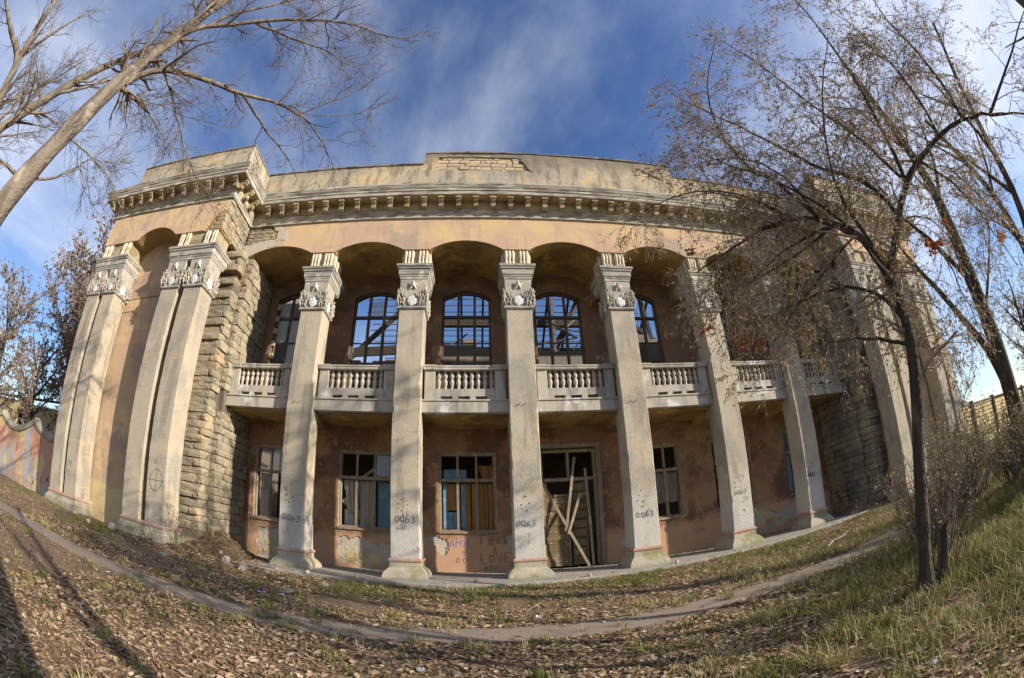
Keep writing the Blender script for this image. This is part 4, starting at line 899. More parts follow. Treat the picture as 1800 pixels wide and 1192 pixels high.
# ------------------------------------------------------------------ vegetation
def polyline(P, n):
    P = np.array(P,float); s = np.r_[0,np.cumsum(np.linalg.norm(np.diff(P,axis=0),axis=1))]; t = np.linspace(0,s[-1],n)
    return np.stack([np.interp(t,s,P[:,k]) for k in range(3)],1)
def smooth(P, n):
    P = np.array(P,float); Q = polyline(P, max(n, 3))
    for _ in range(2): Q[1:-1] = .25*Q[:-2]+.5*Q[1:-1]+.25*Q[2:]
    return Q
def child(R, p, d, L_, n, wander, grav):
    pts = [p]; d = d/np.linalg.norm(d)
    for k in range(n):
        d = d+R.normal(0,wander,3)+np.array([0,0,grav]); d /= np.linalg.norm(d); pts.append(pts[-1]+d*L_/n)
    return np.array(pts)
def sprout(R, parents, per_m, length, ang, wander, grav, n, r_frac, start=.2, minr=.002, bias=None, upb=0.):
    res = []
    for P, rr in parents:
        s = np.r_[0,np.cumsum(np.linalg.norm(np.diff(P,axis=0),axis=1))]; L_ = s[-1]
        k = R.poisson(per_m*L_*(1-start))
        for _ in range(k):
            t = start+(1-start)*R.random(); q = t*L_; i = min(len(P)-2, np.searchsorted(s,q)-1 if q > 0 else 0); i = max(i,0)
            f = (q-s[i])/(s[i+1]-s[i]+1e-9); p = P[i]+(P[i+1]-P[i])*f; T = P[i+1]-P[i]; T = T/(np.linalg.norm(T)+1e-9)
            v = R.normal(0,1,3); v -= T*v.dot(T); v /= np.linalg.norm(v); v[2] += upb
            a_ = ang*R.uniform(.6,1.3); d = T*math.cos(a_)+v*math.sin(a_)
            if bias is not None: d = d+bias
            ln = length*R.uniform(.4,1.25)*(1-.45*t); C_ = child(R,p,d,ln,n,wander,grav)
            r0 = max(minr, (rr[i]*(1-f)+rr[i+1]*f)*r_frac); res.append((C_, np.linspace(r0, max(minr*.6,r0*.25), n+1)))
    return res
def leaves_on(R, parents, per_m, size, asp, flat=.0, hang=0.):
    C_, D_ = [], []
    for P, rr in parents:
        L_ = np.sum(np.linalg.norm(np.diff(P,axis=0),axis=1)); k = R.poisson(per_m*L_)
        for _ in range(k):
            i = R.integers(0,len(P)-1); f = R.random(); C_.append(P[i]+(P[i+1]-P[i])*f); D_.append((P[i+1]-P[i])/(np.linalg.norm(P[i+1]-P[i])+1e-9))
    if not C_: return None
    C_ = np.array(C_); D_ = np.array(D_); n = len(C_)
    ax = D_*.6+R.normal(0,.7,(n,3)); ax[:,2] -= hang; ax /= np.linalg.norm(ax,axis=1)[:,None]
    sd = np.cross(ax, R.normal(0,1,(n,3))); sd /= np.linalg.norm(sd,axis=1)[:,None]
    ln = size*R.uniform(.55,1.3,n)[:,None]; w = ln*asp*.5; nn = np.cross(ax,sd)*ln*.12
    V = np.stack([C_, C_+ax*ln*.45+sd*w+nn, C_+ax*ln, C_+ax*ln*.45-sd*w+nn],1).reshape(-1,3)
    return V, np.arange(4*n).reshape(-1,4), R.random(n)
def tree(name, base, label, group, trunk, limbs, specs, seed, bark, twig, leafspec=None, cat='tree', tn=10):
    """trunk/limbs: [(points, r0, r1)] in world space; specs: rounds of sprouting"""
    R = np.random.default_rng(seed); B = np.array(base,float)
    root = empty(name, base); tag(root, label, cat, group)
    big = []
    for P, r0, r1 in trunk:
        Q = smooth(P, max(6,int(len(P)*2.5))); rad = np.linspace(r0,r1,len(Q))*(1+.05*R.normal(0,1,len(Q)))
        if P[0][2] < .3: rad[0] *= 1.5; 
        big.append((Q,rad))
    lim = []
    for P, r0, r1 in limbs:
        Q = smooth(P, max(6,int(len(P)*2.2))); Q[1:-1] += R.normal(0,.012,(len(Q)-2,3)); lim.append((Q,np.linspace(r0,r1,len(Q))))
    V,F = tubes([(P-B,r,tn) for P,r in big]+[(P-B,r,7) for P,r in lim])
    new_obj('trunk', np_mesh('trunk', V, F, bark, True), root)
    lev = lim+[(P[len(P)//2:],r[len(P)//2:]) for P,r in big]; allb = []; last = lev
    for sp in specs:
        last = sprout(R, lev if sp.get('all') else last, **{k:v for k,v in sp.items() if k not in ('all','sides')})
        allb += [(P-B,r,sp.get('sides',4)) for P,r in last]
        sp['out'] = last
    V,F = tubes(allb); new_obj('crown', np_mesh('crown', V, F, twig, True), root)
    if leafspec:
        for nm, m, src, kw in leafspec:
            par_ = [b for i in src for b in (lev if i < 0 else specs[i]['out'])]
            r = leaves_on(R, par_, **kw)
            if r: V,F,tn_ = r; new_obj(nm, np_mesh(nm, V-B, F, m, False, tn_), root)['kind'] = 'stuff'
    return root

# --- big leaning tree on the left
T1 = [(-9.95,-11.1,-.35),(-9.92,-10.9,2.0),(-9.84,-10.6,4.27),(-9.72,-10.24,5.66),(-9.61,-9.95,7.89),(-9.5,-9.7,9.21),(-9.45,-9.62,10.47),(-9.39,-9.47,12.1)]
L1 = [([(-9.6,-9.85,7.6),(-9.4,-9.75,8.0),(-8.99,-9.5,8.3),(-8.58,-8.94,8.49),(-7.91,-8.1,8.76),(-7.33,-7.49,9.1),(-7.0,-6.94,9.3),(-6.67,-6.19,9.28),(-6.59,-5.65,9.13)],.075,.012),
 ([(-7.91,-8.1,8.76),(-7.66,-7.3,8.65),(-7.4,-6.52,8.62),(-7.24,-6.04,8.58),(-7.24,-5.64,8.5)],.036,.008), ([(-7.33,-7.49,9.1),(-6.91,-7.7,9.58),(-6.87,-8.15,9.97)],.022,.006),
 ([(-7.0,-6.94,9.3),(-6.32,-6.88,9.8),(-5.64,-6.82,10.36)],.02,.005), ([(-6.76,-6.82,9.32),(-5.98,-6.41,9.72),(-5.57,-6.34,10.05)],.016,.005),
 ([(-9.5,-9.7,9.3),(-9.22,-9.7,9.78),(-8.68,-9.36,10.03),(-8.04,-9.08,10.42),(-7.37,-8.78,10.75),(-6.7,-8.45,11.12),(-6.08,-8.04,11.48),(-5.41,-7.46,11.72),(-4.99,-7.18,11.88),(-4.69,-7.29,12.1)],.07,.008),
 ([(-8.04,-9.05,10.41),(-7.58,-8.59,10.45),(-7.14,-8.17,10.58),(-6.68,-7.86,10.73),(-6.33,-7.37,10.71),(-5.86,-6.95,10.86)],.036,.007), ([(-6.68,-8.43,11.12),(-6.58,-7.95,10.93),(-6.75,-7.43,10.72)],.022,.005),
 ([(-9.45,-9.68,9.4),(-9.21,-9.83,9.58),(-8.96,-9.91,10.28),(-8.72,-10.08,11.08)],.06,.03), ([(-8.9,-9.5,9.95),(-8.77,-9.57,10.17),(-8.16,-9.29,10.79),(-7.42,-9.05,11.41),(-6.81,-8.85,12.14)],.05,.012),
 ([(-9.62,-9.95,7.4),(-9.5,-9.6,7.57),(-9.37,-9.31,7.56),(-9.28,-8.84,7.53),(-9.1,-8.08,7.36)],.03,.006), ([(-9.55,-9.8,8.55),(-9.4,-9.71,8.58),(-9.22,-9.08,8.32),(-9.04,-8.35,7.9),(-9.02,-7.89,7.6),(-8.85,-7.23,7.38),(-8.63,-6.66,7.21)],.035,.006),
 ([(-9.78,-10.4,4.9),(-9.79,-10.24,4.95),(-9.77,-9.73,5.42),(-9.7,-9.48,5.94),(-9.54,-9.17,6.66)],.03,.006), ([(-9.8,-10.45,4.8),(-10.0,-10.9,4.86),(-10.4,-11.23,4.9)],.045,.02),
 ([(-9.6,-9.9,8.0),(-9.75,-10.05,8.8),(-9.9,-10.3,9.6)],.06,.03), ([(-9.7,-10.2,5.9),(-9.5,-9.6,6.0),(-9.35,-8.9,5.9),(-9.2,-8.3,5.6)],.02,.005)]
tree('leaning_tree', (-9.95,-11.1,-.35), 'bare grey-barked tree leaning into the sky over the left wing', 'bare trees', [(T1,.265,.10)], L1,
 [dict(per_m=4.2,length=1.3,ang=.8,wander=.16,grav=-.03,n=6,r_frac=.45,start=.1,minr=.007,sides=5), dict(per_m=8,length=.75,ang=.75,wander=.17,grav=-.02,n=5,r_frac=.5,minr=.0048,start=.08,sides=3), dict(per_m=9,length=.42,ang=.7,wander=.16,grav=0,n=4,r_frac=.6,minr=.0036,sides=3)], 11, m_bark, m_twig,
 [('dead_leaf', m_leafb, (1,2), dict(per_m=.09,size=.07,asp=.6))], tn=12)
tree('forked_tree', (-10.9,-12.1,-.35), 'bare tree whose long limb crosses behind the leaning trunk at upper left', 'bare trees', [([(-10.9,-12.1,-.35),(-10.85,-11.9,2.5),(-10.7,-11.5,5.0),(-10.59,-11.3,5.43),(-10.44,-11.03,6.0),(-10.23,-10.65,7.03),(-10.11,-10.4,7.72),(-9.87,-9.95,8.68),(-9.7,-9.6,9.5)],.15,.05)],
 [([(-10.3,-10.8,6.6),(-10.1,-10.3,7.2),(-9.85,-9.9,7.9),(-9.6,-9.3,8.4)],.04,.01), ([(-10.7,-11.5,5.0),(-10.9,-11.3,6),(-11,-11.2,7.2)],.05,.012), ([(-10.44,-11.03,6.0),(-10.3,-10.4,6.3),(-10.15,-9.8,6.3)],.025,.006)],
 [dict(per_m=3.5,length=1.0,ang=.8,wander=.15,grav=.02,n=6,r_frac=.4,minr=.005,sides=5,start=.1), dict(per_m=9,length=.7,ang=.75,wander=.15,grav=.01,n=5,r_frac=.5,minr=.005,sides=3), dict(per_m=9,length=.4,ang=.7,wander=.15,grav=0,n=4,r_frac=.6,minr=.0038,sides=3)], 12, m_bark, m_twig)
tree('upright_tree', (-13.2,-10.9,-.3), 'bare tree with a forked stem in the upper left corner', 'bare trees', [([(-13.2,-10.9,-.3),(-13.2,-11.0,4),(-13.22,-11.23,6.7),(-13.11,-11.33,7.14),(-13.26,-11.78,8.29),(-13.33,-12.01,9.07),(-13.37,-12.4,10.15),(-13.4,-12.7,11.5)],.2,.06), ([(-13.2,-11.6,7.9),(-13.26,-11.78,8.29),(-13.67,-12.51,8.61),(-14.12,-13.56,9.14)],.09,.05)],
 [([(-13.26,-11.78,8.2),(-12.9,-11.6,9.2),(-12.7,-11.3,10.4)],.07,.02), ([(-13.1,-11.3,7.1),(-12.8,-10.6,8.2),(-12.6,-10.2,9.6)],.06,.015), ([(-13.2,-11.2,6.2),(-13.1,-10.4,7.0),(-13,-9.8,7.6)],.04,.01)],
 [dict(per_m=3.5,length=1.3,ang=.75,wander=.14,grav=.02,n=6,r_frac=.4,minr=.006,sides=5,start=.1), dict(per_m=9,length=.8,ang=.75,wander=.15,grav=.01,n=5,r_frac=.5,minr=.006,sides=3), dict(per_m=9,length=.45,ang=.7,wander=.15,grav=0,n=4,r_frac=.6,minr=.0045,sides=3)], 13, m_bark, m_twig)

# --- near tree on the right with hanging twigs
TR = [(1.38,-9.65,-.15),(1.26,-9.66,.75),(1.29,-9.71,1.48),(1.42,-9.82,2.25),(1.52,-9.88,2.84),(1.46,-9.86,3.36)]
LR = [([(1.46,-9.86,3.36),(1.34,-9.9,3.73),(1.22,-9.83,3.97),(1.07,-9.63,4.2),(.97,-9.5,4.41),(.85,-9.16,4.61),(.64,-8.6,4.8),(.47,-8.03,4.84),(.21,-7.4,4.82)],.06,.010),
 ([(1.46,-9.86,3.36),(1.62,-10.1,3.77),(1.71,-10.28,4.0),(1.89,-10.57,4.35),(2.1,-10.85,4.57),(2.39,-11.29,4.7),(2.76,-11.74,4.83),(3.2,-12.14,4.74),(3.74,-12.66,4.58)],.056,.016),
 ([(1.48,-9.87,2.52),(1.31,-9.65,2.66),(1.18,-9.39,2.87),(1.07,-8.97,2.97),(.93,-8.56,3.08)],.028,.006), ([(1.50,-9.88,2.75),(1.41,-9.9,2.9),(1.21,-9.69,3.32),(1.11,-9.34,3.55),(1.0,-8.77,3.66),(.89,-8.24,3.72),(.64,-7.56,3.88)],.03,.006),
 ([(1.71,-10.28,4.0),(1.67,-10.24,4.46),(1.64,-9.96,4.87),(1.49,-9.55,5.28),(1.31,-9.3,5.94),(.97,-8.91,6.71),(.64,-8.68,7.34),(.2,-8.55,7.9)],.036,.006), ([(1.89,-10.57,4.35),(1.97,-10.69,5.07),(1.95,-10.84,6.13),(1.82,-11.08,7.17),(1.68,-11.27,8.23)],.035,.008),
 ([(1.34,-9.9,3.73),(1.28,-9.72,4.59),(1.38,-9.93,5.35),(1.49,-10.32,6.08),(1.81,-11.12,6.92)],.03,.006), ([(.97,-9.5,4.41),(.87,-9.27,5.06),(.69,-8.96,5.62),(.46,-8.83,6.45),(.37,-9.22,7.31),(.6,-9.99,7.92)],.028,.005),
 ([(2.76,-11.74,4.83),(2.89,-11.9,5.76),(2.83,-11.91,6.93),(2.99,-12.16,7.92)],.03,.008), ([(3.2,-12.14,4.74),(3.63,-13.06,5.21),(4.04,-14.2,5.63)],.03,.01),
 ([(1.42,-9.82,2.4),(1.75,-9.8,2.6),(2.2,-9.7,2.75),(2.6,-9.7,2.7)],.02,.005), ([(1.07,-9.63,4.2),(.75,-9.0,4.3),(.5,-8.3,4.2),(.35,-7.8,3.9)],.022,.005), ([(1.22,-9.83,3.97),(.9,-9.6,4.6),(.5,-9.2,5.3),(.2,-8.8,5.9),(.0,-8.6,6.3)],.024,.005),
 ([(.85,-9.16,4.61),(.51,-8.72,5.4),(0,-8.06,5.96),(-.59,-7.16,5.99)],.022,.005), ([(1.07,-9.63,4.2),(.92,-8.9,4.21),(.67,-8.22,4.25),(.27,-7.5,4.27)],.02,.005), ([(.97,-9.5,4.41),(.9,-9.35,5.42),(.54,-8.81,6.09),(.07,-7.97,6.44)],.02,.005),
 ([(1.22,-9.83,3.97),(1.09,-9.18,3.88),(.89,-8.43,3.54),(.68,-7.69,3.21)],.02,.005), ([(1.89,-10.57,4.35),(1.92,-10.32,5.28),(1.63,-10,6.37),(1.23,-9.88,7.47),(.75,-9.78,8.36)],.026,.006), ([(2.39,-11.29,4.7),(2.51,-11.42,5.65),(2.51,-11.46,6.61),(2.28,-11.38,7.65)],.026,.006),
 ([(2.1,-10.85,4.57),(2.78,-11,4.28),(3.28,-11.02,3.65),(3.69,-11.09,3.07)],.022,.005), ([(1.71,-10.28,4.0),(2.26,-10.37,3.7),(2.69,-10.33,3.12),(3.0,-10.22,2.56)],.02,.005),
 ([(1.71,-10.28,4.0),(2.2,-10.0,4.7),(2.6,-9.8,5.4),(2.8,-9.7,6.2)],.03,.006), ([(.85,-9.16,4.61),(.5,-8.9,5.1),(.1,-8.5,5.5),(-.2,-8.2,5.6)],.02,.005)]
HT = tree('hanging_twig_tree', (1.38,-9.65,-.15), 'dark slender tree with drooping brown-leaved twigs in front of the right wing', 'trees on the right', [(TR,.09,.07)], LR,
 [dict(per_m=6.6,length=1.15,ang=.9,wander=.2,grav=-.03,n=6,r_frac=.42,start=.08,minr=.0045,sides=4), dict(per_m=10,length=.72,ang=.8,wander=.18,grav=-.14,n=6,r_frac=.5,minr=.0032,sides=3), dict(per_m=8,length=.42,ang=.7,wander=.17,grav=-.22,n=5,r_frac=.6,minr=.0026,sides=3)], 21, m_barkd, m_twigd,
 [('leaf', m_leafw, (1,2), dict(per_m=13,size=.05,asp=.42,hang=.5))])
CL = [(0.55, -7.81, 3.98), (0.52, -7.7, 3.81), (0.42, -7.59, 3.73), (0.53, -7.72, 3.54), (0.72, -7.84, 3.48), (0.24, -7.23, 4.03), (2.04, -10.4, 3.69), (2.11, -10.48, 3.61), (2.1, -10.36, 3.52), (3.34, -11.1, 3.53), (2.43, -10.67, 3.84), (0.13, -7.47, 5.19)]
RL = np.random.default_rng(77); BL = np.array((1.38,-9.65,-.15)); cpts, cdir = [], []
par_ = []
for c_ in CL:
    for k in range(int(RL.integers(6,13))):
        p_ = np.array(c_)+RL.normal(0,.045,3); par_.append((np.array([p_, p_+np.array([0,0,-.02])+RL.normal(0,.02,3)]), np.array([.002,.002])))
V,F,t_ = leaves_on(RL, par_, per_m=60, size=.085, asp=.75, hang=.5)
new_obj('rust_leaf', np_mesh('rust_leaf', V-BL, F, m_leafr, False, t_), HT)['kind'] = 'stuff'
# trees behind it
tree('dark_tree', (9.2,-8.5,-.1), 'thick dark ivied tree leaning beyond the right wing, forked low', 'trees on the right', [([(9.2,-8.5,-.1),(9.16,-8.39,1.06),(9.12,-8.28,2.94),(9.08,-8.17,5.22),(9.36,-8.35,7.97),(9.52,-8.21,11.18),(9.75,-8.28,13.61)],.30,.07), ([(9.14,-8.35,1.6),(9.15,-8.2,2.3),(9.2,-7.92,3.25),(9.19,-7.36,4.32),(9.39,-6.83,5.46),(9.56,-6.25,6.56),(9.6,-5.8,8)],.14,.04)],
 [([(9.1,-8.2,5.0),(8.6,-7.6,6.5),(8.2,-7,8),(8,-6.6,10)],.09,.02), ([(9.3,-8.3,7.4),(9.9,-8.9,9),(10.2,-9.3,11)],.08,.02), ([(9.4,-8.2,9.5),(8.9,-7.9,11),(8.5,-7.6,12.5)],.06,.015), ([(9.1,-8.2,4.0),(9.6,-8.9,5.2),(10.0,-9.6,6.6)],.06,.015)],
 [dict(per_m=3.,length=2.0,ang=.8,wander=.16,grav=0.02,n=6,r_frac=.4,minr=.010,start=.1,sides=4), dict(per_m=7,length=1.1,ang=.75,wander=.17,grav=-.03,n=5,r_frac=.5,minr=.008,sides=3), dict(per_m=6,length=.6,ang=.7,wander=.16,grav=-.05,n=4,r_frac=.6,minr=.006,sides=3)], 22, m_barkd, m_twigd,
 [('leaf', m_leafg, (1,2), dict(per_m=6.5,size=.08,asp=.42,hang=.5))])
tree('slim_tree', (6.2,-10.6,-.1), 'slim dark tree rising at the right edge', 'trees on the right', [([(6.2,-10.6,-.1),(6.19,-10.81,2.98),(6.38,-11.35,4.95),(6.57,-11.25,5.83),(6.79,-11.42,6.67),(7.12,-11.7,8.12),(7.46,-12.49,9.85)],.12,.04)],
 [([(6.4,-11.2,5),(6.2,-10.6,6.2),(6.1,-10.2,7.6)],.05,.01), ([(6.6,-11.3,6),(6.1,-11.3,7.2),(5.7,-11.2,8.6)],.045,.01), ([(6.9,-11.5,7),(7,-10.8,8.2),(7.1,-10.2,9.4)],.04,.01), ([(6.25,-11,4),(5.9,-10.4,4.8),(5.7,-10,5.7)],.035,.008)],
 [dict(per_m=3.5,length=1.3,ang=.8,wander=.17,grav=0.02,n=6,r_frac=.4,minr=.007,start=.1,sides=4), dict(per_m=7.5,length=.9,ang=.75,wander=.17,grav=-.03,n=5,r_frac=.5,minr=.006,sides=3), dict(per_m=7,length=.5,ang=.7,wander=.16,grav=-.05,n=4,r_frac=.6,minr=.0032,sides=3)], 23, m_barkd, m_twigd,
 [('leaf', m_leafg, (1,2), dict(per_m=8,size=.06,asp=.42,hang=.5))])
tree('ivied_tree', (8.1,-10.1,-.1), 'dark tree between the slim tree and the thick ivied one', 'trees on the right', [([(8.1,-10.1,-.1),(8.13,-10.33,2.32),(8.17,-10.54,4.51),(8.25,-10.4,6.17),(8.38,-10.06,7.36),(8.4,-9.8,9)],.13,.05)],
 [([(8.2,-10.5,4.5),(7.7,-10.1,5.9),(7.3,-9.7,7.4)],.05,.01), ([(8.25,-10.4,6),(8.6,-10.9,7.4),(8.8,-11.3,9)],.045,.01), ([(8.3,-10.2,7),(8,-9.5,8.2),(7.8,-9.1,9.6)],.04,.01)],
 [dict(per_m=3.5,length=1.4,ang=.8,wander=.17,grav=0.02,n=6,r_frac=.4,minr=.008,start=.1,sides=4), dict(per_m=7.5,length=.95,ang=.75,wander=.17,grav=-.03,n=5,r_frac=.5,minr=.007,sides=3), dict(per_m=7,length=.5,ang=.7,wander=.16,grav=-.05,n=4,r_frac=.6,minr=.0036,sides=3)], 24, m_barkd, m_twigd,
 [('leaf', m_leafg, (1,2), dict(per_m=7,size=.065,asp=.42,hang=.5))])
# out of view: thick tree added for photographer's shadow, slender tree casts the stripe
tree('rear_shadow_tree', (-.55,-13.65,-.3), 'thick bare tree added behind the viewer to cast the shadow of the viewer', 'trees behind the viewer', [([(-.55,-13.65,-.3),(-.5,-13.68,1.5),(-.5,-13.7,4),(-.3,-14.0,7)],.36,.14)], [([(-.5,-13.7,2.6),(-.2,-14.8,4),(.2,-15.4,5.4)],.1,.03), ([(-.5,-13.75,4),(-1.2,-14.8,5.6),(-1.5,-15.4,7)],.08,.02)],
 [dict(per_m=2.5,length=1.4,ang=.8,wander=.15,grav=0,n=5,r_frac=.4,minr=.008,start=.1), dict(per_m=4,length=.7,ang=.75,wander=.15,grav=0,n=4,r_frac=.5,minr=.005,sides=3)], 31, m_bark, m_twig)
tree('rear_shadow_tree', (3.6,-14.05,-.25), 'slender bare tree further behind the viewer, seen by its shadow', 'trees behind the viewer', [([(3.6,-14.05,-.25),(3.65,-14.1,2),(3.6,-14.2,5),(3.8,-14.4,8.5)],.13,.05)], [([(3.6,-14.2,4),(4.2,-14.9,5.5),(4.5,-15.2,7)],.06,.015), ([(3.6,-14.2,5),(3,-14.8,6.6),(2.8,-15.2,8)],.05,.012)],
 [dict(per_m=3,length=1.4,ang=.8,wander=.15,grav=0,n=5,r_frac=.4,minr=.008,start=.1), dict(per_m=4,length=.7,ang=.75,wander=.15,grav=0,n=4,r_frac=.5,minr=.005,sides=3)], 32, m_bark, m_twig)
# trees beyond the walls
def bg_tree(x, y, h, seed, label, leafm, dens, group, size=.22, cat='tree', twig=m_twigd):
    R = random.Random(seed); tr = [(x,y,0),(x+R.uniform(-.3,.3),y,h*.3),(x+R.uniform(-.5,.5),y+R.uniform(-.3,.3),h*.62),(x+R.uniform(-.6,.6),y,h)]
    lm = []
    for k in range(9):
        f = .22+.07*k; a_ = k*2.4+R.random(); l = h*.30*(1.1-f*.5); px, pz = x, h*f
        lm.append(([(px,y,pz),(px+l*.5*math.cos(a_),y+l*.5*math.sin(a_),pz+l*.55),(px+l*.9*math.cos(a_),y+l*.9*math.sin(a_),pz+l*1.2)],.09,.02))
    tree('leafy_tree' if dens > 3 else 'background_tree', (x,y,0), label, group, [(tr,.2,.05)], lm, [dict(per_m=5,length=h*.17,ang=.9,wander=.18,grav=.03,n=5,r_frac=.4,minr=.018,start=.05,sides=3), dict(per_m=5.5,length=h*.09,ang=.8,wander=.18,grav=.02,n=4,r_frac=.5,minr=.012,sides=3)], seed, m_barkd, twig, [('foliage', leafm, (0,1), dict(per_m=dens,size=size,asp=.7))], cat, 7)
bg_tree(-27.5,6.5,17,51,'tall brown-leaved tree close to the left wing behind the wall',m_leafb,4,'trees behind the left wall',.24)
bg_tree(-34,9.5,18,52,'brown-leaved tree in the middle of the group behind the left wall',m_leafb,4,'trees behind the left wall',.22)
bg_tree(-37,3.2,13,53,'brown-leaved tree at the left edge behind the scalloped wall',m_leafb,4,'trees behind the left wall',.2)
bg_tree(-29,3.0,8.5,54,'small rusty tree right behind the scalloped wall',m_leafb,8,'trees behind the left wall',.15)
bg_tree(-42,20,16,55,'sparse tall tree far behind the brick ruin',m_leafb,2.5,'trees behind the left wall',.3)
bg_tree(-24.2,5.0,14,56,'slender brown-leaved tree right beside the left wing behind the wall',m_leafb,4,'trees behind the left wall',.2)
bg_tree(33,8,9,61,'bare pale thicket tree over the block wall near the palace',m_leafb,1.4,'trees behind the right wall',.16,twig=m_twig)
bg_tree(41,10,10,62,'bare tree over the block wall between its posts',m_leafb,1.4,'trees behind the right wall',.18,twig=m_twig)
bg_tree(27,14,12,63,'taller bare tree directly behind the right wing',m_leafb,1.6,'trees behind the right wall',.18,twig=m_twig)
bg_tree(34,-3,9,64,'bare tree before the block wall at the far right',m_leafw,2.4,'trees behind the right wall',.13)
bg_tree(26,-5,8.5,65,'leafy bare-topped tree right of the dark trunk',m_leafw,2.6,'trees behind the right wall',.12)

# shrubs -----------------------------------------------------------------------
def shrub(x, y, h, n, spread, seed, label, group, leaf=None, twig=m_twig, lean=(0,0), name='shrub', r0=.011):
    R = np.random.default_rng(seed); z = gz(x,y)-.03; st = []
    for k in range(n):
        a_ = R.random()*6.28; s_ = spread*R.random(); d = np.array([math.cos(a_)*s_+lean[0], math.sin(a_)*s_+lean[1], 1.])
        p = np.array([x+.12*R.normal(),y+.12*R.normal(),z]); P_ = child(R,p,d,h*R.uniform(.55,1.1),7,.08,-.02); st.append((P_,np.linspace(r0,r0*.25,8)))
    root = empty(name,(x,y,z)); tag(root,label,'shrub',group); B = np.array([x,y,z])
    s1 = sprout(R,st,6,h*.3,.6,.15,0,4,.5,start=.15,minr=.0025); s2 = sprout(R,s1,6,h*.14,.6,.15,0,3,.6,minr=.002)
    V,F = tubes([(P_-B,r,4) for P_,r in st]); new_obj('stem', np_mesh('stem',V,F,twig,True), root)
    V,F = tubes([(P_-B,r,3) for P_,r in s1+s2]); new_obj('crown', np_mesh('crown',V,F,twig,True), root)
    if leaf:
        r = leaves_on(R,s1+s2,leaf[1],leaf[2],.5,hang=.2)
        if r: V,F,t_ = r; new_obj('foliage', np_mesh('foliage',V-B,F,leaf[0],False,t_), root)
SG = 'shrubs on the right bank'
shrub(1.75,-9.65,2.3,26,.45,71,'fan of thin brown stems sprouting beside the stump','%s'%SG,(m_leafw,3,.04),m_twig,(.35,.1),r0=.013)
for k,(x,y,h,lb) in enumerate(((4.6,-8.4,1.7,'leggy shrub with yellow-green leaves just behind the stem fan'),(6.4,-8.0,2.0,'tangled shrub before the right wing base'),(8.6,-6.2,2.1,'tangled shrub at the foot of the thick dark tree'),(11.2,-5.4,1.6,'shrub before the coupled pier at the right end'),(5.2,-9.9,1.5,'low shrub on the grass bank below the slim tree'),(13.8,-4.6,1.6,'shrub in front of the outer right pier'),(16.5,-3.0,1.5,'shrub where the palace meets the block wall'),(10.2,-8.6,1.5,'brown shrub behind the slim tree'),(7.4,-9.6,1.7,'brown shrub between the slim and the ivied tree'),(3.3,-8.7,1.5,'low tangled shrub nearest behind the stem fan'),(4.0,-7.7,1.5,'low tangled shrub at the end of the path'),(5.9,-9.2,1.6,'brown shrub just left of the slim tree foot'),(9.6,-7.3,1.6,'olive shrub left of the thick dark trunk'),(12.6,-6.8,1.5,'olive shrub right of the thick dark trunk'),(7.3,-7.1,1.9,'wide brown shrub before the inner right pier'),(6.6,-10.1,1.5,'low olive shrub at the slim tree foot'))):
    shrub(x,y,h,30,.6,80+k,lb,SG,(m_leafg if k%2 else m_leafw,10,.05+.002*x),m_twig,r0=.014)
shrub(-11.55,-1.5,1.5,16,.5,95,'dry reddish weeds at the foot of the left inner pier','dry weeds by the palace',(m_leafb,8,.05),m_twig,name='weed_clump',r0=.006)
for k,(x,y,h_,lb) in enumerate(((-12.3,-2.3,.7,'low dry weeds before the inner left pier'),(-10.7,-1.5,.8,'russet dry weeds on the leaf mound'),(-10.0,-.9,.55,'small dry weeds on top of the leaf mound'),(-9.3,-2.6,.5,'small dry weeds on the slope before the first column'),(-16.2,-2.4,.5,'dry weeds before the outer left pier'),(-14.8,-2.9,.45,'low dry weeds under the left niche'),(-7.3,-1.6,.4,'dry tuft at the pavement edge between the first two columns'),(8.9,-1.6,.6,'dry weeds before the last column on the right'))):
    shrub(x,y,h_,22,.8,120+k,lb,'dry weeds by the palace',(m_leafb,10,.045),m_twig,name='weed_clump',r0=.005)
shrub(10.4,-.6,1.0,12,.6,96,'dry leafless weeds by the last column on the right','dry weeds by the palace',(m_leafb,5,.05),m_twig,name='weed_clump',r0=.006)
shrub(-11.3,.5,.0+2.6,2,.15,97,'single thin sapling growing by the left stone pier','dry weeds by the palace',None,m_twig,name='sapling',r0=.012)
# stump
st = MB(); n = 10
st.loft([[(1.62+r*math.cos(t)*(1+.12*math.sin(3*t)), -9.78+r*math.sin(t), z+(.05*math.sin(2*t+1) if z > .4 else 0)) for t in [i*2*math.pi/n for i in range(n)]] for r,z in ((.09,-.2),(.065,.0),(.05,.25),(.048,.46))])
tag(st.build('tree_stump', m_barkd, origin=(1.62,-9.78,-.1)), 'short dark stump beside the slender right tree', 'stump')

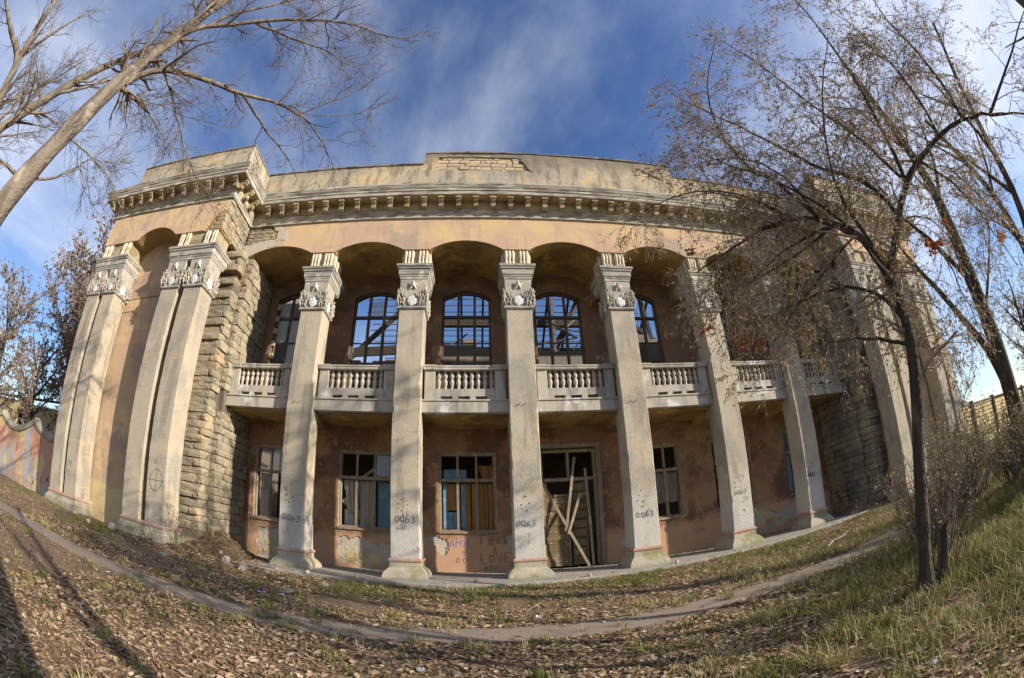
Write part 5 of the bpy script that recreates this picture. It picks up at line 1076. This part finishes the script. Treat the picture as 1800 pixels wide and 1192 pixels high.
# ------------------------------------------------------------------ leaf litter and grass
R = np.random.default_rng(5)
def scatter(n, fx, fy):
    return np.stack([fx(n),fy(n)],1)
pts = np.concatenate([
 np.stack([R.uniform(-9,5,62000), -12.4+6.2*R.random(62000)**.8],1), np.stack([R.uniform(-15,10,70000), R.uniform(-6.2,-.9,70000)],1),
 np.stack([R.uniform(-26,14,45000), R.uniform(-11.5,-.6,45000)],1),
 np.stack([R.normal(-11.2,1.5,15000), R.normal(-.6,1.2,15000)],1),
 np.stack([R.uniform(-1.5,8,16000), R.uniform(-12.4,-7,16000)],1),
 np.stack([R.uniform(-9,10,1500), R.uniform(1.5,2.2,1500)],1)])
keep = []
for x,y in pts:
    dens = .58+.95*fbm(x*.45+3,y*.45)+.5*fbm(x*1.7,y*1.7,4)
    if y < -6.9 and x < -1: dens += .35
    if abs(x+11.2) < 2.2 and y > -2.6: dens += .4
    if x > 1: dens -= .10
    if on_path(x,y): dens = .012+.5*max(0,(abs(y+6.3-.10*math.sin(x*.35)-.05*math.sin(x*1.3))-.27)/.2)**2
    if -1.05 < y < 1.4 and -9.5 < x < 11.5: dens = .16
    if y > 2.1 or (y > -.9 and (x < -12 or x > 12)) : dens = 0
    keep.append(R.random() < dens)
pts = pts[np.array(keep)]; n = len(pts)
Z = np.array([max(gz(x,y), 0.0 if (-9.8 < x < 11.9 and y > -1.0) else -9) for x,y in pts])+R.uniform(.005,.022,n)
C_ = np.column_stack([pts,Z]); th = R.uniform(0,6.28,n); tl = R.normal(0,.24,(n,2))
ax = np.column_stack([np.cos(th),np.sin(th),tl[:,0]]); ax /= np.linalg.norm(ax,axis=1)[:,None]
sd = np.column_stack([-np.sin(th),np.cos(th),tl[:,1]]); ln = (R.uniform(.016,.046,n)*np.where(R.random(n) < .12,1.6,1))[:,None]; w = ln*R.uniform(.3,.7,n)[:,None]
upn = np.array([0,0,1.])*ln*R.uniform(-.05,.22,n)[:,None]
k1 = R.uniform(.5,1.1,n)[:,None]; k2 = R.uniform(.7,1.2,n)[:,None]; cu = R.uniform(-.2,.9,n)[:,None]*upn
V2 = np.stack([C_-ax*ln, C_-ax*ln*.45+sd*w*k1+upn*.7, C_+ax*ln*.25+sd*w*k2+upn, C_+ax*ln*1.05+cu, C_+ax*ln*.2-sd*w*k1+upn*1.1, C_-ax*ln*.5-sd*w*k2+upn*.6],1).reshape(-1,3)
q = np.arange(6*n).reshape(-1,6); F = np.concatenate([q[:,[0,1,2,3]],q[:,[0,3,4,5]]]); tt = R.beta(1.7,1.7,n)
lit = new_obj('leaf_litter', np_mesh('leaf_litter', V2, F, m_litter, False, np.r_[tt,tt])); tag(lit,'brown fallen leaves strewn over the ground before the palace','leaves',kind='stuff')

def blades(n, pts, h0, h1, tone):
    x, y = pts[:,0], pts[:,1]; z = np.array([gz(a_,b_) for a_,b_ in pts]); hh = R.uniform(h0,h1,n); th = R.uniform(0,6.28,n); lean = R.uniform(.15,1.5,n)*hh; hh = hh*np.where(lean > hh, .7, 1)
    dx, dy = np.cos(th), np.sin(th); w = .0035+.003*R.random(n)
    p0 = np.stack([x-dy*w,y+dx*w,z-.01],1); p1 = np.stack([x+dy*w,y-dx*w,z-.01],1)
    m0 = np.stack([x+dx*lean*.35-dy*w*.8,y+dy*lean*.35+dx*w*.8,z+hh*.6],1); m1 = np.stack([x+dx*lean*.35+dy*w*.8,y+dy*lean*.35-dx*w*.8,z+hh*.6],1)
    t = np.stack([x+dx*lean,y+dy*lean,z+hh*.95],1)
    V = np.stack([p0,p1,m1,m0,t,t+[[0,0,.001]]],1).reshape(-1,3); k = np.arange(n)*6
    F = np.concatenate([np.stack([k,k+1,k+2,k+3],1),np.stack([k+3,k+2,k+4,k+5],1)]); return V,F,np.r_[tone,tone]
def patch(n, cx, cy, sx, sy): return np.stack([R.normal(cx,sx,n),R.normal(cy,sy,n)],1)
G = []
P1 = np.concatenate([np.stack([R.uniform(-1.5,6,42000), R.uniform(-12.6,-7.6,42000)],1), patch(1500,-7.2,-8.9,1.0,.7), patch(900,-6.3,-10.2,.5,.5)])
ok = np.array([R.random() < (.25+1.2*fbm(x*1.1,y*1.1,2)+.20*(x-.3)+(.6 if x < -4 else 0)) and not on_path(x,y) for x,y in P1]); P1 = P1[ok]
G.append(blades(len(P1),P1,.05,.20,np.clip(R.normal(.56,.22,len(P1))+np.array([.55*fbm(x*2.2,y*2.2,12) for x,y in P1]),0,1)))
P2 = np.concatenate([np.stack([R.uniform(-6.5,11,26000), R.normal(-2.1,.85,26000)],1), patch(2500,-14.6,-2.6,.7,.3), patch(1200,-20,-2,1.5,.6)])
ok = np.array([y < -1.12 and not on_path(x,y) and R.random() < (.45+1.2*fbm(x*.6+2,y*.6,5)) or x < -12 for x,y in P2]); P2 = P2[ok]
G.append(blades(len(P2),P2,.03,.14,np.clip(R.normal(.32,.2,len(P2)),0,1)))
P3 = np.stack([R.uniform(-22,14,16000), R.uniform(-10,-.8,16000)],1); ok = np.array([not on_path(x,y) and not (-9.8 < x < 11.8 and y > -1.1) and R.random() < .5+fbm(x*.5,y*.5,8) for x,y in P3]); P3 = P3[ok]
G.append(blades(len(P3),P3,.03,.12,np.clip(R.normal(.75,.2,len(P3)),0,1)))
P4 = np.stack([R.uniform(1.5,16,26000), R.uniform(-12,-4,26000)],1); ok = np.array([not on_path(x,y) for x,y in P4]); P4 = P4[ok]
G.append(blades(len(P4),P4,.06,.26,np.clip(R.normal(.62,.27,len(P4)),0,1)))
cl_ = [(R.uniform(-14,8), -6.3+R.choice([-1,1])*R.uniform(.55,.85)) for _ in range(70)]+[(R.uniform(-9,6),R.uniform(-11.5,-1.4)) for _ in range(260)]
P5 = np.concatenate([patch(int(R.integers(14,50)),x,y,.05,.05) for x,y in cl_]); G.append(blades(len(P5),P5,.05,.17,np.clip(np.repeat(R.random(len(P5)//20+1),20)[:len(P5)]+R.normal(0,.12,len(P5)),0,1)))
P6 = np.stack([R.uniform(-1.6,5.5,26000), R.uniform(-12.5,-8.9,26000)],1); ok = np.array([R.random() < .12+.13*x+1.3*fbm(x*1.4+5,y*1.4,3)-.5*max(0,y+9.6) for x,y in P6]); P6 = P6[ok]
G.append(blades(len(P6),P6,.08,.27,np.clip(R.normal(.6,.25,len(P6))+np.array([.7*fbm(x*1.8+4,y*1.8,15) for x,y in P6]),0,1)))
off = 0; VV,FF,TT = [],[],[]
for V,F,t in G: VV.append(V); FF.append(F+off); TT.append(t); off += len(V)
gr = new_obj('grass', np_mesh('grass', np.concatenate(VV), np.concatenate(FF), m_grass, False, np.concatenate(TT))); tag(gr,'green and straw coloured grass along the pavement and on the right bank','grass',kind='stuff')

# ------------------------------------------------------------------ small things on the ground
def rock(x, y, sx, sy, sz, m, label, seed, name='stone', cat='stone', group='loose stones on the ground'):
    r = random.Random(seed); mb = MB(); n = 8
    mb.loft([[((f*sx/2)*math.cos(t)*(1+r.uniform(-.14,.14)), (f*sy/2)*math.sin(t)*(1+r.uniform(-.14,.14)), zz_*sz) for t in [i*2*math.pi/n for i in range(n)]] for f,zz_ in ((.8,-.25),(1,.2),(.9,.6),(.55,.95))])
    z = max(gz(x,y), 0 if (-9.8 < x < 11.9 and y > -1.05) else -9); o = mb.build(name, m, loc=(x,y,z)); o.rotation_euler = (r.uniform(-.15,.15),r.uniform(-.15,.15),r.uniform(0,6)); tag(o,label,cat,group)
rock(-13.9,-2.35,.34,.3,.24,m_chalk,'pale plaster lump by the niche shadow at the left wing',1)
rock(-14.9,-2.6,.26,.22,.18,m_chalk,'smaller cream lump left of the pale plaster lump',2)
rock(-9.6,-2.0,.34,.28,.26,m_grey,'grey block half buried below the first column',3)
rock(-9.0,-2.1,.3,.25,.14,m_grey,'flat grey stone right of the half buried block',4)
rock(-8.4,-1.9,.22,.2,.1,m_grey,'small grey stone before the first column base',5)
rock(-10.9,-3.2,.28,.2,.12,m_grey,'low grey stone on the leaf slope',6)
rock(-6.6,-2.6,.4,.3,.1,m_grey,'flat stone in the grass between the first two columns',7)
rock(-6.9,-4.1,.5,.3,.09,m_grey,'flat slab fragment near the path before the second column',8)
rr_ = random.Random(9); adj = ['grey','pale','cracked','rounded','flat','sharp','dusty','mossy','squarish','tiny']; pl_ = ['beside the first column base','on the pavement before the second column','left of the second column base','on the pavement edge before the third column','in the grass before the door','on the pavement left of the fourth column','before the fourth column base','on the pavement before the fifth column','at the pavement edge between the fifth and sixth columns','on the leaf mound foot']
for k in range(10):
    x_ = (-7.6,-6.3,-5.9,-3.2,-.3,.7,2.3,4.2,6.6,-10.6)[k]; rock(x_, -1.0+.35*math.sin(k*2.3), .10+.08*rr_.random(), .1, .06+.05*rr_.random(), m_grey if k%2 else m_chalk, '%s rubble lump %s'%(adj[k],pl_[k]), 50+k, 'rubble_lump','rubble','rubble along the pavement')
def scrap(x, y, s, m, label, seed, name='litter_scrap'):
    r = random.Random(seed); mb = MB(); n = 5
    mb.loft([[((i/n-.5)*s*(1+r.uniform(-.1,.1)), (j/n-.5)*s*.7, .02+.35*s*max(0,fbm(i*.7+seed,j*.7))+.004*r.random()) for i in range(n+1)] for j in range(n+1)], close=False)
    o = mb.build(name, m, loc=(x,y,max(gz(x,y),0 if (-9.8 < x < 11.9 and y > -1.05) else -9)+.01)); o.rotation_euler = (0,0,r.uniform(0,6)); tag(o,label,'litter','litter on the grass')
scrap(-7.2,-4.6,.16,m_trashb,'crumpled blue plastic scrap above the path on the left',1)
scrap(-6.8,-4.5,.11,m_trash,'small round white lid beside the blue scrap',2)
scrap(-3.75,-8.0,.12,m_trash,'crumpled white paper in the leaves below the path',3)
scrap(-2.2,-5.2,.15,m_trash,'flat white sheet above the path before the third column',4)
scrap(-1.4,-5.0,.1,m_trash,'white strip right of the flat white sheet',5)
scrap(.75,-10.7,.13,m_trashg,'crumpled green plastic in the grass at lower right',6)
scrap(.45,-10.6,.10,m_trash,'white crumb left of the green plastic',7)
scrap(-9.2,-6.95,.1,m_trash,'pale scrap below the path on the left',8)
scrap(-.3,-10.9,.10,m_trash,'white scrap low in the bottom right grass',9)
br = MB(); br.tube([(4.2,-4.9,-.05),(4.6,-4.7,.02),(5.1,-4.6,.02),(5.5,-4.35,.06)],[.022,.02,.016,.008],6).tube([(5.1,-4.6,.02),(5.3,-4.3,.12)],[.012,.005],5)
tag(br.build('fallen_branch', m_innerlt, origin=(4.2,-4.9,-.05)), 'pale fallen branch on the grass above the path at right', 'branch')
bt_ = MB().bar((-9.35,-1.25,.03),(-8.3,-1.5,.05),.12,.03).build('grey_plank', m_wood, origin=(-9.35,-1.25,.03)); tag(bt_,'grey plank lying before the first column base','plank')
